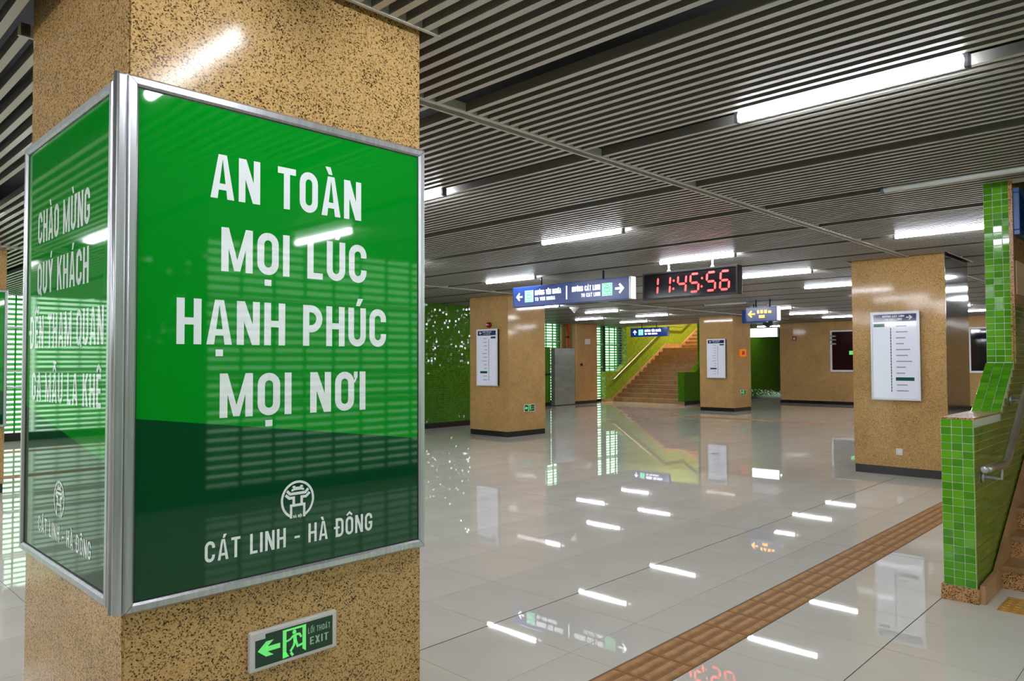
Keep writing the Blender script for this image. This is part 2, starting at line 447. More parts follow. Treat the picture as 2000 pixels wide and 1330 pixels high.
class Plane:
    """a flat sheet in the place: origin, u along the lettering, v up, n out of the sheet"""
    def __init__(s, o, u, v):
        s.o = Vector(o); s.u = Vector(u); s.v = Vector(v); s.n = s.u.cross(s.v)
    def pt(s, a, b, d=0.0): return s.o + s.u * a + s.v * b + s.n * d
    def polys(s, mb, polys, d=0.0, step=0.0):
        for q_, p in enumerate(polys):
            dd = d + (q_ % 5) * step
            ar = sum(p[i][0] * p[(i + 1) % len(p)][1] - p[(i + 1) % len(p)][0] * p[i][1] for i in range(len(p)))
            q = p if ar > 0 else p[::-1]
            n = len(mb.v); mb.v += [tuple(s.pt(a, b, dd)) for a, b in q]; mb.f.append(tuple(range(n, n + len(q))))
        return mb
    def text(s, mb, text, a0, a1, b0, hgt, t=.185, d=0.0, gap=.115):
        P, w = layout(text, t, gap)
        k = (a1 - a0) / w
        return s.polys(mb, [[(a0 + x * k, b0 + y * hgt) for x, y in p] for p in P], d, .00015)
    def letters(s, text, a0, a1, b0, hgt, t, d, gap, material, parent):
        '''every letter of a line as a mesh of its own'''
        P, w = layout(text, t, gap, True)
        k = (a1 - a0) / w
        for polys in P:
            mb = MB(); s.polys(mb, [[(a0 + x * k, b0 + y * hgt) for x, y in p] for p in polys], d, .00015)
            mb.build('letter', material, parent)
    def slab(s, mb, a0, a1, b0, b1, d0, d1):
        c = [(a0, b0), (a1, b0), (a1, b1), (a0, b1)]
        mb.add([s.pt(a, b, d0) for a, b in c] + [s.pt(a, b, d1) for a, b in c],
               [(3, 2, 1, 0), (4, 5, 6, 7), (0, 1, 5, 4), (1, 2, 6, 5), (2, 3, 7, 6), (3, 0, 4, 7)])
        return mb
FACE_Y = lambda x, y, z: Plane((x, y, z), (1, 0, 0), (0, 0, 1))        # looks toward -Y
FACE_X = lambda x, y, z: Plane((x, y, z), (0, -1, 0), (0, 0, 1))       # looks toward -X, u runs to -Y

# ================================================================== SETTING
# ---- floor: porcelain tiles over a dark bed
floor = tag(MB().box(-12.2, 34, -3.6, 18.4, -0.2, -0.002).build('floor', M['grout']), 'glossy pale grey porcelain tiled station floor', 'floor', kind='structure')
xl = [3.155 + .62 * k for k in range(-25, 6)] + [6.57 + .62 * k for k in range(0, 45)]
yl = [1.40 - .62 * k for k in range(8, 0, -1)] + [1.40, 2.02, 2.325, 2.62, 3.245] + [3.245 + .625 * k for k in range(1, 25)]
tile_me = {}
tiles = []
def inst_box(w, l, hgt, key, material, bev=0.0):
    if key not in tile_me:
        mb = MB().box(-w / 2, w / 2, -l / 2, l / 2, -hgt, 0)
        me = mb.mesh('tile'); me.materials.append(material); tile_me[key] = me
    return tile_me[key]
for i in range(len(xl) - 1):
    for j in range(len(yl) - 1):
        x0, x1, y0, y1 = xl[i], xl[i + 1], yl[j], yl[j + 1]
        if abs(y0 - 2.02) < .01 and x0 < 11.1: continue
        gx0 = .005 if abs(x0 - 6.57) < .01 else .0016
        gx1 = .005 if abs(x1 - 6.57) < .01 else .0016
        gy0 = .005 if abs(y0 - 3.245) < .01 else (.003 if abs(y0 - 1.4) < .01 else .0016)
        gy1 = .005 if abs(y1 - 3.245) < .01 else (.003 if abs(y1 - 1.4) < .01 else .0016)
        if 5.55 < (x0 + x1) / 2 and False: continue
        tiles.append((x0 + gx0, x1 - gx1, y0 + gy0, y1 - gy1))
def vis(t):
    cx, cy = (t[0] + t[1]) / 2, (t[2] + t[3]) / 2
    d = Vector((cx, cy, -CAMZ)); z = d.dot(fw)
    if z < 1: return 1e9
    px = 1000 + 1433 * d.dot(r2) / z; py = 665 - 1433 * d.dot(u2) / z
    if px < -150 or px > 2150 or py > 1500: return 1e9
    if 60 < px < 815: return 1e8 + d.length
    return d.length
tiles.sort(key=vis)
rest = MB()
for k, t in enumerate(tiles):
    w, l = round(t[1] - t[0], 4), round(t[3] - t[2], 4)
    if k < 290 and vis(t) < 1e7:
        me = inst_box(w, l, .002, ('f', w, l), M['floor'])
        link('floor_tile', me, floor, ((t[0] + t[1]) / 2, (t[2] + t[3]) / 2, 0))
    else:
        rest.box(t[0], t[1], t[2], t[3], -.002, 0)
tag(rest.build('floor_tile_field', M['floor'], floor), kind='stuff')

# tactile guide strip along the floor, 300 mm tiles with four bars
def bar_tile(l, w, nb):
    mb = MB().box(-l / 2 + .0015, l / 2 - .0015, -w / 2 + .004, w / 2 - .004, -.002, 0.0)
    for b in range(nb):
        c = -w / 2 + w * (b + .5) / nb; h_ = w / nb * .30
        x0, x1 = -l / 2 + .012, l / 2 - .012
        mb.add([(x0, c - h_, 0), (x1, c - h_, 0), (x1, c + h_, 0), (x0, c + h_, 0),
                (x0 + .01, c - h_ * .65, .005), (x1 - .01, c - h_ * .65, .005), (x1 - .01, c + h_ * .65, .005), (x0 + .01, c + h_ * .65, .005)],
               [(4, 5, 6, 7), (0, 1, 5, 4), (1, 2, 6, 5), (2, 3, 7, 6), (3, 0, 4, 7)])
    return mb
me = bar_tile(.305, .305, 4).mesh('tactile_tile'); me.materials.append(M['tactile']); me.materials.append(M['tactile_groove'])
for p in me.polygons[:6]: p.material_index = 1
x = 3.145 - .305 * 14
while x < 11.1:
    link('tactile_tile', me, floor, (x + .1525, 2.1725, 0)); x += .305
# distant guide strips laid on the tiles
far = MB()
far.box(18.75, 19.05, 1.6, 13.6, .0, .004)
far.box(6.0, 18.75, 15.85, 16.15, .0, .004)
far.box(-6.0, 7.9, 12.25, 12.55, .0, .004)
far.box(-6.0, 7.9, 15.75, 16.05, .0, .004)
far.box(22.75, 23.05, 14.6, 17.4, .0, .004)
far.build('tactile_strip', M['tactile'], floor)
# stud tiles at the foot of the near stair
def stud_tile(l, w, n):
    mb = MB().box(-l / 2 + .002, l / 2 - .002, -w / 2 + .002, w / 2 - .002, 0.0, .004)
    for a in range(n):
        for b in range(n):
            cx = -l / 2 + l * (a + .5) / n; cy = -w / 2 + w * (b + .5) / n
            mb.tube([(cx, cy, .004), (cx, cy, .009)], [.017, .011], 8)
    return mb
me = stud_tile(.36, .36, 6).mesh('stud_tile'); me.materials.append(M['tactile_y'])
for k in range(8):
    link('stud_tile', me, floor, (5.735, .90 - .36 * k, 0))

# ---- columns in the hall
COLS = [  # x0, y0, w, d, material, label
    (.818, 2.50, 1.193, 1.18, 'granite', 'speckled granite column carrying the two large green posters, nearest the camera'),
    (11.095, 2.652, 1.21, 1.208, 'granite_far', 'tan granite column on the right, behind the green tiled stair wall'),
    (11.167, 10.937, 1.194, 1.194, 'granite_far', 'tan granite column with red alarm, left of the hanging blue sign'),
    (21.493, 11.099, 1.186, 1.186, 'granite_far', 'farthest tan granite column, right of the far staircase'),
    (.99, 10.95, 1.20, 1.20, 'granite_far', 'granite column cut off by the left edge of the picture'),
    (-9.5, 2.6, 1.2, 1.2, 'granite_far', 'granite column standing behind the camera, south file'),
    (-9.5, 10.95, 1.2, 1.2, 'granite_far', 'granite column standing behind the camera, north file'),
    (21.49, 2.70, 1.2, 1.2, 'granite_far', 'granite column hidden behind the right-hand column'),
]
for x0, y0, w, d, mk, lab in COLS:
    c = thing('stone_column', lab, 'column', (x0 + w / 2, y0 + d / 2, 0), 'granite clad columns of the hall')
    x1, y1 = x0 + w, y0 + d; e = .022; g = .007 if x0 == .818 else .004
    MB().box(x0 + e, x1 - e, y0 + e, y1 - e, 0, 3.5).build('core', M['seam'], c)
    zb = .115
    # four cladding slabs, mitred short of the corners so the dark joint shows
    MB().box(x0 + g, x1 - g, y0, y0 + e, zb, 3.5).build('stone_panel' if 'right, behind' not in lab else 'steel_panel', M[mk if 'right, behind' not in lab else 'steel_flank'], c)
    MB().box(x0 + g, x1 - g, y1 - e, y1, zb, 3.5).build('stone_panel', M[mk], c)
    MB().box(x0, x0 + e, y0 + g, y1 - g, zb, 3.5).build('stone_panel', M[mk], c)
    MB().box(x1 - e, x1, y0 + g, y1 - g, zb, 3.5).build('stone_panel', M[mk], c)
    MB().box(x0 + .008, x1 - .008, y0 + .008, y1 - .008, 0, zb - .004).build('skirting', M['black'], c)

# ---- ceiling: plenum slab, slats, dividing channels
ceiling = tag(MB().box(-12.2, 34, -3.6, 1.2, 3.62, 3.7).build('ceiling', M['plenum']), 'grey slatted metal ceiling with dark plenum', 'ceiling', kind='structure')
MB().box(-12.2, 24.6, 1.2, 18.4, 3.62, 3.7).build('plenum_panel', M['plenum'], ceiling)
MB().box(24.6, 34, 1.2, 14.3, 3.62, 3.7).build('plenum_panel', M['plenum'], ceiling)
MOD, GAP, NS, SW, SH = 1.28, .185, 13, .036, .055
HOLES = [(x0 - .045, x0 + w + .045, y0 - .045, y0 + d + .045) for x0, y0, w, d, _, _ in COLS]
HOLES += [(7.0, 14.2, -3.6, 1.36), (24.75, 34.0, 14.25, 18.4)]
SEGS = [(-3.55, 3.085), (3.165, 10.62), (10.70, 18.35)]
def cut(x, y0, y1):
    seg = [(y0, y1)]
    for a, b, c_, d_ in HOLES:
        if a - SW / 2 < x < b + SW / 2:
            n = []
            for s0, s1 in seg:
                if d_ <= s0 or c_ >= s1: n.append((s0, s1)); continue
                if c_ > s0: n.append((s0, c_))
                if d_ < s1: n.append((d_, s1))
            seg = n
    return [s for s in seg if s[1] - s[0] > .05]
slat_me = {}
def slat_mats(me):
    me.materials.append(M['slat']); me.materials.append(M['slat_side_shade'])
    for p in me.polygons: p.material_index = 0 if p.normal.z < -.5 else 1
field = MB(); nsl = 0
pitch_s = (MOD - GAP - SW) / (NS - 1)
k = -10
while True:
    gx = 4.0 + MOD * k          # centre of a gap
    if gx > 33: break
    k += 1
    if gx < -12: continue
    for i in range(NS):
        x = gx + GAP / 2 + SW / 2 + i * pitch_s
        if x > 27.4 and x < 33.9: pass
        for si, (a, b) in enumerate(SEGS):
            for y0, y1 in cut(x, a, b):
                near = (-0.2 < x < 9.2 and si == 0 and y1 > 0) or (0.5 < x < 10.4 and si == 1 and y1 > 3.5)
                if near and nsl < 299:
                    L_ = round(y1 - y0, 3)
                    if L_ not in slat_me:
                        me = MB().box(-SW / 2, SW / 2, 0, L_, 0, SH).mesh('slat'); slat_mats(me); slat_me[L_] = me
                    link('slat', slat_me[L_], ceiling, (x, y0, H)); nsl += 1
                else:
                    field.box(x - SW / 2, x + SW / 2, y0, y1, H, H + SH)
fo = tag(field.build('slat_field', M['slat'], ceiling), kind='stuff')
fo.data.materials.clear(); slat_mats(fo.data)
# crosswise channels between the slat fields and around the columns
for yc in (3.125, 10.66):
    for s in (-1, 1):
        MB().box(-12.2, 27.5 if yc < 10 else 24.6, yc + s * .033 - .008, yc + s * .033 + .008, H - .008, H + .05).build('divider_channel', M['slat'], ceiling)
for hx0, hx1, hy0, hy1 in HOLES[:8]:
    MB().box(hx0, hx1 + .02, hy0 - .016, hy0, H - .004, H + .05).build('edge_channel', M['slat'], ceiling)
    MB().box(hx0, hx1 + .02, hy1, hy1 + .016, H - .004, H + .05).build('edge_channel', M['slat'], ceiling)
MB().box(6.98, 7.0, -3.5, 1.2, H - .02, 3.6).build('edge_channel', M['slat'], ceiling)
MB().box(24.73, 24.75, 14.25, 18.3, H - .02, 3.6).build('edge_channel', M['slat'], ceiling)

# ---- outer walls
def wall(name, boxes, mk, lab):
    mb = MB()
    for b in boxes: mb.box(*b)
    return tag(mb.build(name, M[mk]), lab, 'wall', kind='structure')
wall('wall_west', [(-12.4, -12.2, -3.6, 10.3, -.2, 3.7), (-12.4, -12.2, 11.3, 18.4, -.2, 3.7), (-12.4, -12.2, 10.3, 11.3, 2.7, 3.7)], 'granite_far', 'stone end wall behind the camera with a bright opening added for its reflection')  # the opening is added, its daylight meant as a white reflection
wall('wall_north', [(-12.2, 8.0, 18.1, 18.3, -.2, .17), (15.0, 21.3, 18.1, 18.3, -.2, .17), (22.7, 25.4, 18.1, 18.3, -.2, .10), (15.0, 20.2, 18.1, 18.3, .17, 3.7),
                    (25.4, 34, 18.0, 18.3, -.2, 7.0), (-12.2, 25.4, 18.1, 18.3, 3.06, 3.7), (21.3, 21.45, 18.1, 18.3, 0, 3.1), (25.2, 25.4, 18.0, 18.3, 0, 7.0)], 'black', 'dark sill and lintel of the louvred outer wall')
wall('wall_south', [(-12.2, 34, -3.6, -3.4, -.2, .17), (-12.2, 34, -3.6, -3.4, 3.06, 3.7), (-12.2, 3.6, -3.6, -3.4, .17, 3.06), (9.5, 34, -3.6, -3.4, .17, 7.0)], 'mosaic', 'green tiled outer wall behind the camera')
wg = wall('wall_block', [(8.0, 15.0, 13.80, 18.3, .13, 3.62)], 'mosaic', 'dark green mosaic wall left of the granite column with red alarm')
MB().box(7.99, 15.01, 13.79, 18.3, -.1, .13).build('skirting', M['black'], wg)
we = wall('wall_east', [(27.5, 27.7, -3.4, 12.26, .11, 3.62), (27.7, 34.0, 12.06, 12.26, .11, 3.62), (33.8, 34.0, 12.26, 14.2, .11, 3.62)], 'granite_far', 'tan stone wall across the far end of the hall')
MB().box(27.49, 27.7, -3.4, 12.27, -.1, .11).build('skirting', M['black'], we)
MB().box(27.7, 33.8, 12.05, 12.27, -.1, .11).build('skirting', M['black'], we)

# ---- louvred windows
def louvre(n, x0, x1, y, z0, z1, lab):
    w = thing('window_%d' % n, lab, 'window', ((x0 + x1) / 2, y, z0), kind='structure')
    mb = MB(); z = z0 + .06
    s = 1 if y > 5 else -1
    while z < z1 - .03:
        dy, dz = .045, .026
        mb.add([(x0, y - s * dy, z - dz), (x1, y - s * dy, z - dz), (x1, y + s * dy, z + dz), (x0, y + s * dy, z + dz),
                (x0, y - s * dy, z - dz + .007), (x1, y - s * dy, z - dz + .007), (x1, y + s * dy, z + dz + .007), (x0, y + s * dy, z + dz + .007)],
               [(3, 2, 1, 0), (4, 5, 6, 7), (0, 1, 5, 4), (1, 2, 6, 5), (2, 3, 7, 6), (3, 0, 4, 7)])
        z += .105
    tag(mb.build('louvre_blade', M['louvre'], w), kind='stuff')
    k = max(1, round((x1 - x0) / .42)); 
    for i in range(k + 1):
        x = x0 + (x1 - x0) * i / k
        MB().box(x - .014, x + .014, y - s * .07, y - s * .03, z0, z1).build('mullion', M['louvre'], w)
    for zz in (z0 + .95, z0 + 1.28, z0 + 2.2):
        if zz < z1 - .3: MB().box(x0, x1, y - s * .09, y - s * .05, zz - .02, zz + .02).build('rail', M['white'], w)
    return w
louvre(1, -12.2, -2.6, 18.2, .17, 3.06, 'green louvred window out of frame to the left')
louvre(2, -2.5, 8.0, 18.2, .17, 3.06, 'green louvred window seen past the left edge of the posters')
louvre(3, 20.2, 21.3, 18.2, .17, 3.06, 'narrow green louvred window behind the stainless steel panel')
louvre(4, 22.78, 24.02, 18.2, .10, 3.06, 'bright green louvred window beside the tan panelled pier')
louvre(5, 24.14, 25.22, 18.2, .10, 3.06, 'bright green louvred window above the far stair handrail')
louvre(6, 3.6, 9.5, -3.5, .17, 3.06, 'green louvred window behind the camera')
MB().box(24.02, 24.14, 18.08, 18.25, 0, 3.06).build('trim_1', M['dark_metal'])
tag(bpy.data.objects['trim_1'], 'dark post between the two bright louvred windows', 'post', kind='structure')

# ---- stairs
def stair(name, lab, foot, ya, yb, n1, n2, riser, tread, landing, mk_s):
    t = thing(name, lab, 'stairs', (foot, (ya + yb) / 2, 0))
    x = foot; z = 0
    def flight(x, z, n):
        for i in range(n):
            zz = z + riser * (i + 1)
            MB().box(x + i * tread, x + (i + 1) * tread + .02, ya, yb, max(z - .05, zz - riser * 1.6) if i else z - .0, zz - .035).build('riser', M[mk_s], t)
            MB().box(x + i * tread - .018, x + (i + 1) * tread + .01, ya, yb, zz - .035, zz).build('tread', M['step'], t)
    flight(x, z, n1)
    x += tread * n1; z += riser * n1
    MB().box(x, x + landing + .02, ya, yb, z - .15, z).build('landing', M['step'], t)
    if n2: flight(x + landing, z, n2)
    return t

def side_profile(x0, ztop, xe, zt):
    return [(x0, 0), (xe, 0), (xe, zt), (x0 + 1.42, zt), (x0 + 1.42, 1.57), (x0 + .845, ztop), (x0, ztop)]

# far stair
F0 = 23.72
stair('staircase', 'far brown stone staircase rising between lime green tiled walls', 24.22, 14.472, 17.725, 13, 9, .168, .30, 1.3, 'step')
for nm, y0, y1, lab in (('wall_stair_left', 17.74, 17.98, 'lime green tiled side wall of the far stairs with handrail'), ('wall_stair_right', 14.2, 14.46, 'green tiled low wall right of the far stairs')):
    o = tag(MB().prism_y(side_profile(F0, 1.2, 34, 7.0), y0, y1).build(nm, M['mosaic_stair' if y0 > 15 else 'mosaic']), lab, 'wall', kind='structure')
    MB().box(F0 + .02, 34 if y0 < 15 else 23.70 + .03, y0 - .006, y0 + .0, .0, .12).build('skirting', M['black' if y0 < 15 else 'granite_stair'], o)
    MB().box(F0 - .006, F0 - .001, y0 - .004, y1 + .004, 0, .12).build('foot_block', M['granite_stair'], o)
# stone stringers of the far stair
def stringer(name, foot, y0, y1, riser, tread, n1, landing, n2, hgt, mk, parent=None):
    k = riser / tread
    a = [(foot - .35, 0), (foot - .02, 0)]
    xl1 = foot + tread * n1; zl = riser * n1
    xe = xl1 + landing + tread * n2; ze = zl + riser * n2
    prof = [(foot - .02, 0), (xl1, zl - .05), (xl1 + landing, zl - .05), (xe, ze - .05), (xe, ze + hgt), (xl1 + landing - .05, zl + hgt), (xl1 - .05, zl + hgt), (foot - .12, hgt * .7), (foot - .5, .12), (foot - .5, 0)]
    return MB().prism_y(prof, y0, y1).build(name, M[mk], parent)
st = bpy.data.objects['staircase']
stringer('stringer', 24.22, 17.69, 17.728, .168, .30, 13, 1.3, 9, .20, 'stringer', st)
# stairwell shell above the far stair
wall('wall_stairwell_far', [(33.8, 34, 14.2, 18.0, 0, 7.0), (24.75, 34, 14.2, 18.3, 6.9, 7.0), (24.6, 24.75, 14.2, 18.3, 3.6, 7.0), (24.75, 34, 14.2, 14.3, 3.6, 7.0)], 'wall', 'shell of the far stairwell above the ceiling')
# handrail of the far stair
def handrail(name, lab, y, x0, pts, wally, r=.026):
    t = thing(name, lab, 'handrail', (pts[0][0], y, pts[0][1]))
    MB().tube([(px, y, pz) for px, pz in pts], r, 12).build('rail', M['rail'], t, smooth=True)
    for bx, bz in x0:
        MB().tube([(bx, y, bz), (bx, wally, bz - .05)], r * .5, 8).build('bracket', M['rail'], t, smooth=True)
    return t
handrail('handrail', 'pale metal handrail on the lime wall of the far stairs', 17.64, [(24.6, 1.12), (26.2, 2.06), (27.5, 2.83)], [(23.72, .87), (24.10, .89), (28.05, 3.15), (29.4, 3.15), (31.0, 4.05)], 17.745)

# near stair on the right
S0 = 5.60
stair('staircase', 'near granite staircase climbing at the right edge', 6.12, -1.89, 1.15, 11, 10, .160, .29, 1.2, 'granite_stair')
sn = bpy.data.objects['staircase.001']
stringer('stringer', 6.12, 1.15, 1.18, .160, .29, 11, 1.2, 10, .20, 'stringer', sn)
prof = [(S0, 0), (13.9, 0), (13.9, 6.9), (7.0, 6.9), (7.0, 1.575), (6.95, 1.57), (6.43, 1.205), (S0, 1.205)]
Y0, Y1 = 1.195, 1.385
wn = tag(MB().prism_y(prof, Y0, Y1).build('wall_stair_near', M['tgrout']), 'bright green tiled stair wall at the right edge', 'wall', kind='structure')
MB().box(S0 - .012, 6.2, Y0 - .016, Y1 + .016, 0, .098).build('foot_block', M['granite_stair'], wn, bevel=.004)
MB().box(S0 - .006, 6.46, Y0 - .006, Y1 + .006, 1.205, 1.216).build('coping', M['granite_stair'], wn)
# glazed tiles, one object each, on the faces toward the camera
def tile_mesh(name, a, b, mk):
    me = MB().box(-.0055, 0, -a / 2, a / 2, -b / 2, b / 2)
    me = me.mesh(name)
    bm = bmesh.new(); bm.from_mesh(me)
    bmesh.ops.bevel(bm, geom=bm.edges[:], offset=.0012, segments=1, affect='EDGES')
    bm.to_mesh(me); bm.free(); me.materials.append(M[mk]); return me
pw = (Y1 - Y0) / 3; ph = (1.205 - .10) / 21
TM = [tile_mesh('tile', pw - .0045, ph - .0045, q) for q in ('tile', 'tile', 'tile_d', 'tile_l')]
def put_tile(loc, tilt=0.0, lst=TM):
    o = link('tile', random.choice(lst), wn, loc)
    o.rotation_euler = (0, tilt + R(random.uniform(-.9, .9)), R(random.uniform(-.9, .9)))
for r_ in range(21):
    for c_ in range(3):
        put_tile((S0, Y0 + pw * (c_ + .5), .10 + ph * (r_ + .5)))
nr = 28; ph2 = (H + .02 - 1.58) / nr
for r_ in range(nr):
    for c_ in range(3):
        put_tile((7.0, Y0 + pw * (c_ + .5), 1.58 + ph2 * (r_ + .5)))
sl = math.hypot(.52, .365); ns_ = 12; an = math.atan2(.365, .52)
for r_ in range(ns_):
    for c_ in range(3):
        s_ = (r_ + .5) / ns_
        put_tile((6.43 + .52 * s_, Y0 + pw * (c_ + .5), 1.205 + .365 * s_ + .003), math.pi / 2 - an)
inner = MB()
px_ = .064
xx = S0 + .005
while xx < 8.6:
    zz = .10
    while zz < 2.02:
        zc = zz + ph / 2; xc = xx + px_ / 2
        lim = 1.2 if xc < 6.43 else (1.2 + (xc - 6.43) * .7 if xc < 6.98 else 9)
        if zc + ph / 2 < lim:
            d = .0025
            inner.box(xx + d, xx + px_ - d, Y0 - .0055, Y0, zz + d, zz + ph - d)
        zz += ph
    xx += px_
tag(inner.build('inner_tile', M['tile_in'], wn), kind='stuff')
MB().box(6.985, 13.9, Y0 - .012, Y0, 2.03, 6.9).build('stone_panel', M['granite_stair'], wn)
MB().box(6.972, 6.999, Y0 - .014, Y0 + .014, 1.58, 3.6).build('corner_strip', M['granite_stair'], wn)
for nm, bx, lab in (('wall_stairwell_back', (13.7, 13.9, -3.4, 1.19, 0, 6.8), 'back wall at the head of the near stairwell'), ('wall_stairwell_top', (7.0, 13.7, -1.9, 1.19, 6.8, 6.9), 'soffit over the near stairwell'),
                    ('wall_stairwell_front', (6.9, 6.98, -1.9, 1.36, 3.72, 6.9), 'front wall of the near stairwell above the ceiling'), ('wall_stairwell_side', (6.1, 13.7, -2.1, -1.9, 0, 6.9), 'right side wall of the near stairwell, out of frame')):
    wall(nm, [bx], 'granite_stair', lab)
# near handrail
t = thing('handrail', 'worn round handrail on the green tiled wall at right', 'handrail', (5.5, 1.08, .9))
pts = [(5.44, 1.10, .905), (5.56, 1.085, .905), (5.90, 1.08, .895), (5.99, 1.08, .915), (6.05, 1.08, .955)]
for i in range(1, 13): pts.append((6.05 + .45 * i, 1.08, .955 + .45 * i * .60))
MB().tube(pts, .027, 14).build('rail', M['rail'], t, smooth=True)
MB().tube([(5.44, 1.10, .905), (5.425, 1.10, .905)], [.027, .018], 14).build('end_cap', M['steel'], t, smooth=True)
for bx, bz in ((5.80, .88), (6.75, 1.36), (7.9, 2.05)):
    b_ = MB().tube([(bx, 1.08, bz), (bx, 1.08, bz - .07), (bx, 1.19, bz - .07)], .014, 10).build('bracket', M['steel'], t, smooth=True)
    MB().tube([(bx, 1.176, bz - .07), (bx, 1.189, bz - .07)], .04, 14).build('rosette', M['steel'], b_, smooth=True)

# warm lamps at the head of both stairs
for (lx, ly, lz), lab in (((9.2, -.4, 6.6), 'warm lamp at the head of the near stairs'), ((28.6, 16.1, 6.7), 'warm lamp at the head of the far stairs')):
    l = thing('stair_lamp', lab, 'lamp', (lx, ly, lz))
    MB().box(lx - .65, lx + .65, ly - .2, ly + .2, lz + .06, lz + .12).build('housing', M['white'], l)
    MB().box(lx - .6, lx + .6, ly - .16, ly + .16, lz + .03, lz + .06).build('diffuser', M['lamp_warm'], l)
    ld = bpy.data.lights.new('warm_light', 'AREA'); ld.shape = 'RECTANGLE'; ld.size = 1.2; ld.size_y = .32
    ld.color = (1.0, .80, .56) if lx > 15 else (1.0, .68, .38); ld.energy = WARM * 16 if lx < 15 else WARM * 2.4
    lo = bpy.data.objects.new('warm_light', ld); COL.objects.link(lo); lo.location = (lx, ly, lz + .02)
    lo.parent = l; lo.matrix_parent_inverse = PINV[l.name]

# ================================================================== CEILING TUBES
ROWX = [4.0 + 2.56 * k for k in range(-5, 9)]
SPANY = [(-2.85, 'far south'), (.83, 'right-hand'), (4.65, 'middle'), (8.27, 'left-of-middle'), (12.1, 'left-hand'), (15.2, 'far left-hand')]
SPECIAL = {(9, 1): 1.46}
ORD = ['', 'first', 'second', 'third', 'fourth', 'fifth', 'sixth', 'seventh', 'eighth', 'ninth', 'tenth', 'eleventh', 'twelfth']
def tube_light(x, y, lit, lab, grp='ceiling tubes of the hall', drop=0):
    t = thing('tube_light', lab, 'ceiling light', (x, y + .6, H), grp)
    z = H - .006 - drop
    MB().tube([(x, y + .025, z), (x, y + 1.175, z)], .028, 16).build('tube', M['tube' if lit else 'tube_off'], t, smooth=True)
    for yy in (y, y + 1.175):
        MB().box(x - .024, x + .024, yy, yy + .026, z - .034, z + .034).build('end_cap', M['alu_dark'], t, bevel=.006)
    MB().box(x - .02, x + .02, y + .03, y + 1.17, z + .028, z + .036).build('spine', M['alu_dark'], t)
    for yy in (y + .25, y + .95):
        MB().box(x - .006, x + .006, yy - .006, yy + .006, z + .036, 3.62).build('hanger', M['alu_dark'], t)
def inhole(x, y):
    return any(a < x < b and (c_ < y < d_ or c_ < y + 1.2 < d_) for a, b, c_, d_ in HOLES)
PLACE = {1: 'on the right-hand side', 2: 'along the middle of the hall', 3: 'left of the hall middle', 4: 'on the left-hand side', 5: 'by the far left wall', 0: 'by the wall behind the camera'}
for i, x in enumerate(ROWX):
    for j, (y, _) in enumerate(SPANY):
        if j == 1 and x > 8 and x < 9.5: y = 1.50
        if j in (0, 1) and 6.7 < x < 14.1 and not (j == 1 and x < 9.5): continue
        if j == 5 and (7.5 < x < 15.5 or x > 23): continue
        if j == 4 and 7.5 < x < 13: continue
        if x > 24 and j > 3: continue
        if inhole(x, y): continue
        if j == 5 and x > 18: y = 14.55
        lit = not ((abs(x - 6.56) < .1 and j == 1) or (abs(x - 16.8) < .1 and j in (3,)) or (abs(x - 16.8) < .1 and j == 5))
        if x < 3.5 and j > 1 and x > -2 and False: lit = False
        if x < 3.5: lab = 'lit tube %s, %s row behind the camera' % (PLACE[j], ORD[5 - i])
        else: lab = '%s ceiling tube %s, %s row from camera' % ('lit' if lit else 'unlit', PLACE[j], ORD[i - 4])
        tube_light(x + (.40 if j == 0 and abs(x - 4) < .1 else 0), y, lit, lab, drop=.024 if j == 0 else 0)
tube_light(29.0, 12.7, True, 'lit ceiling tube deep in the corridor beside the far column')

# ================================================================== THE BIG POSTERS
def emblem(pl, cx, cz, r, d):
    P = stroke(arc(0, 0, .93, .96, -113 + 360, -67, 48), .13)
    roof = [(-.4, .48), (-.27, .48), (-.24, .51), (.24, .51), (.27, .48), (.4, .48), (.3, .76), (.15, .76), (.13, .69), (-.13, .69), (-.15, .76), (-.3, .76)]
    P.append([(-.24, .51), (.24, .51), (.3, .69), (-.3, .69)])
    for s in (-1, 1):
        P.append([(s * .4, .48), (s * .27, .48), (s * .22, .51), (s * .22, .6), (s * .36, .6)])
        P.append([(s * .33, .66), (s * .3, .76), (s * .15, .76), (s * .13, .66)])
        P += stroke([(s * .72, .31), (s * .5, .12), (s * .24, .12), (s * .24, -.34)], .15)
        P += stroke([(s * .395, -.22), (s * .395, -.97)], .14)
        P.append(rect(min(s * .17, s * .46), -.36, max(s * .17, s * .46), -.22))
    P += stroke([(-.64, .52), (-.46, .34), (.46, .34), (.64, .52)], .15)
    P.append(rect(-.3, -.36, .3, -.22))
    mb = MB()
    pl.polys(mb, [[(cx + x * r, cz + y * r) for x, y in p] for p in P], d, .00015)
    pl.text(mb, 'HÀ NỘI', cx - .26 * r, cx + .26 * r, cz - .97 * r, .15 * r, .2, d)
    return mb

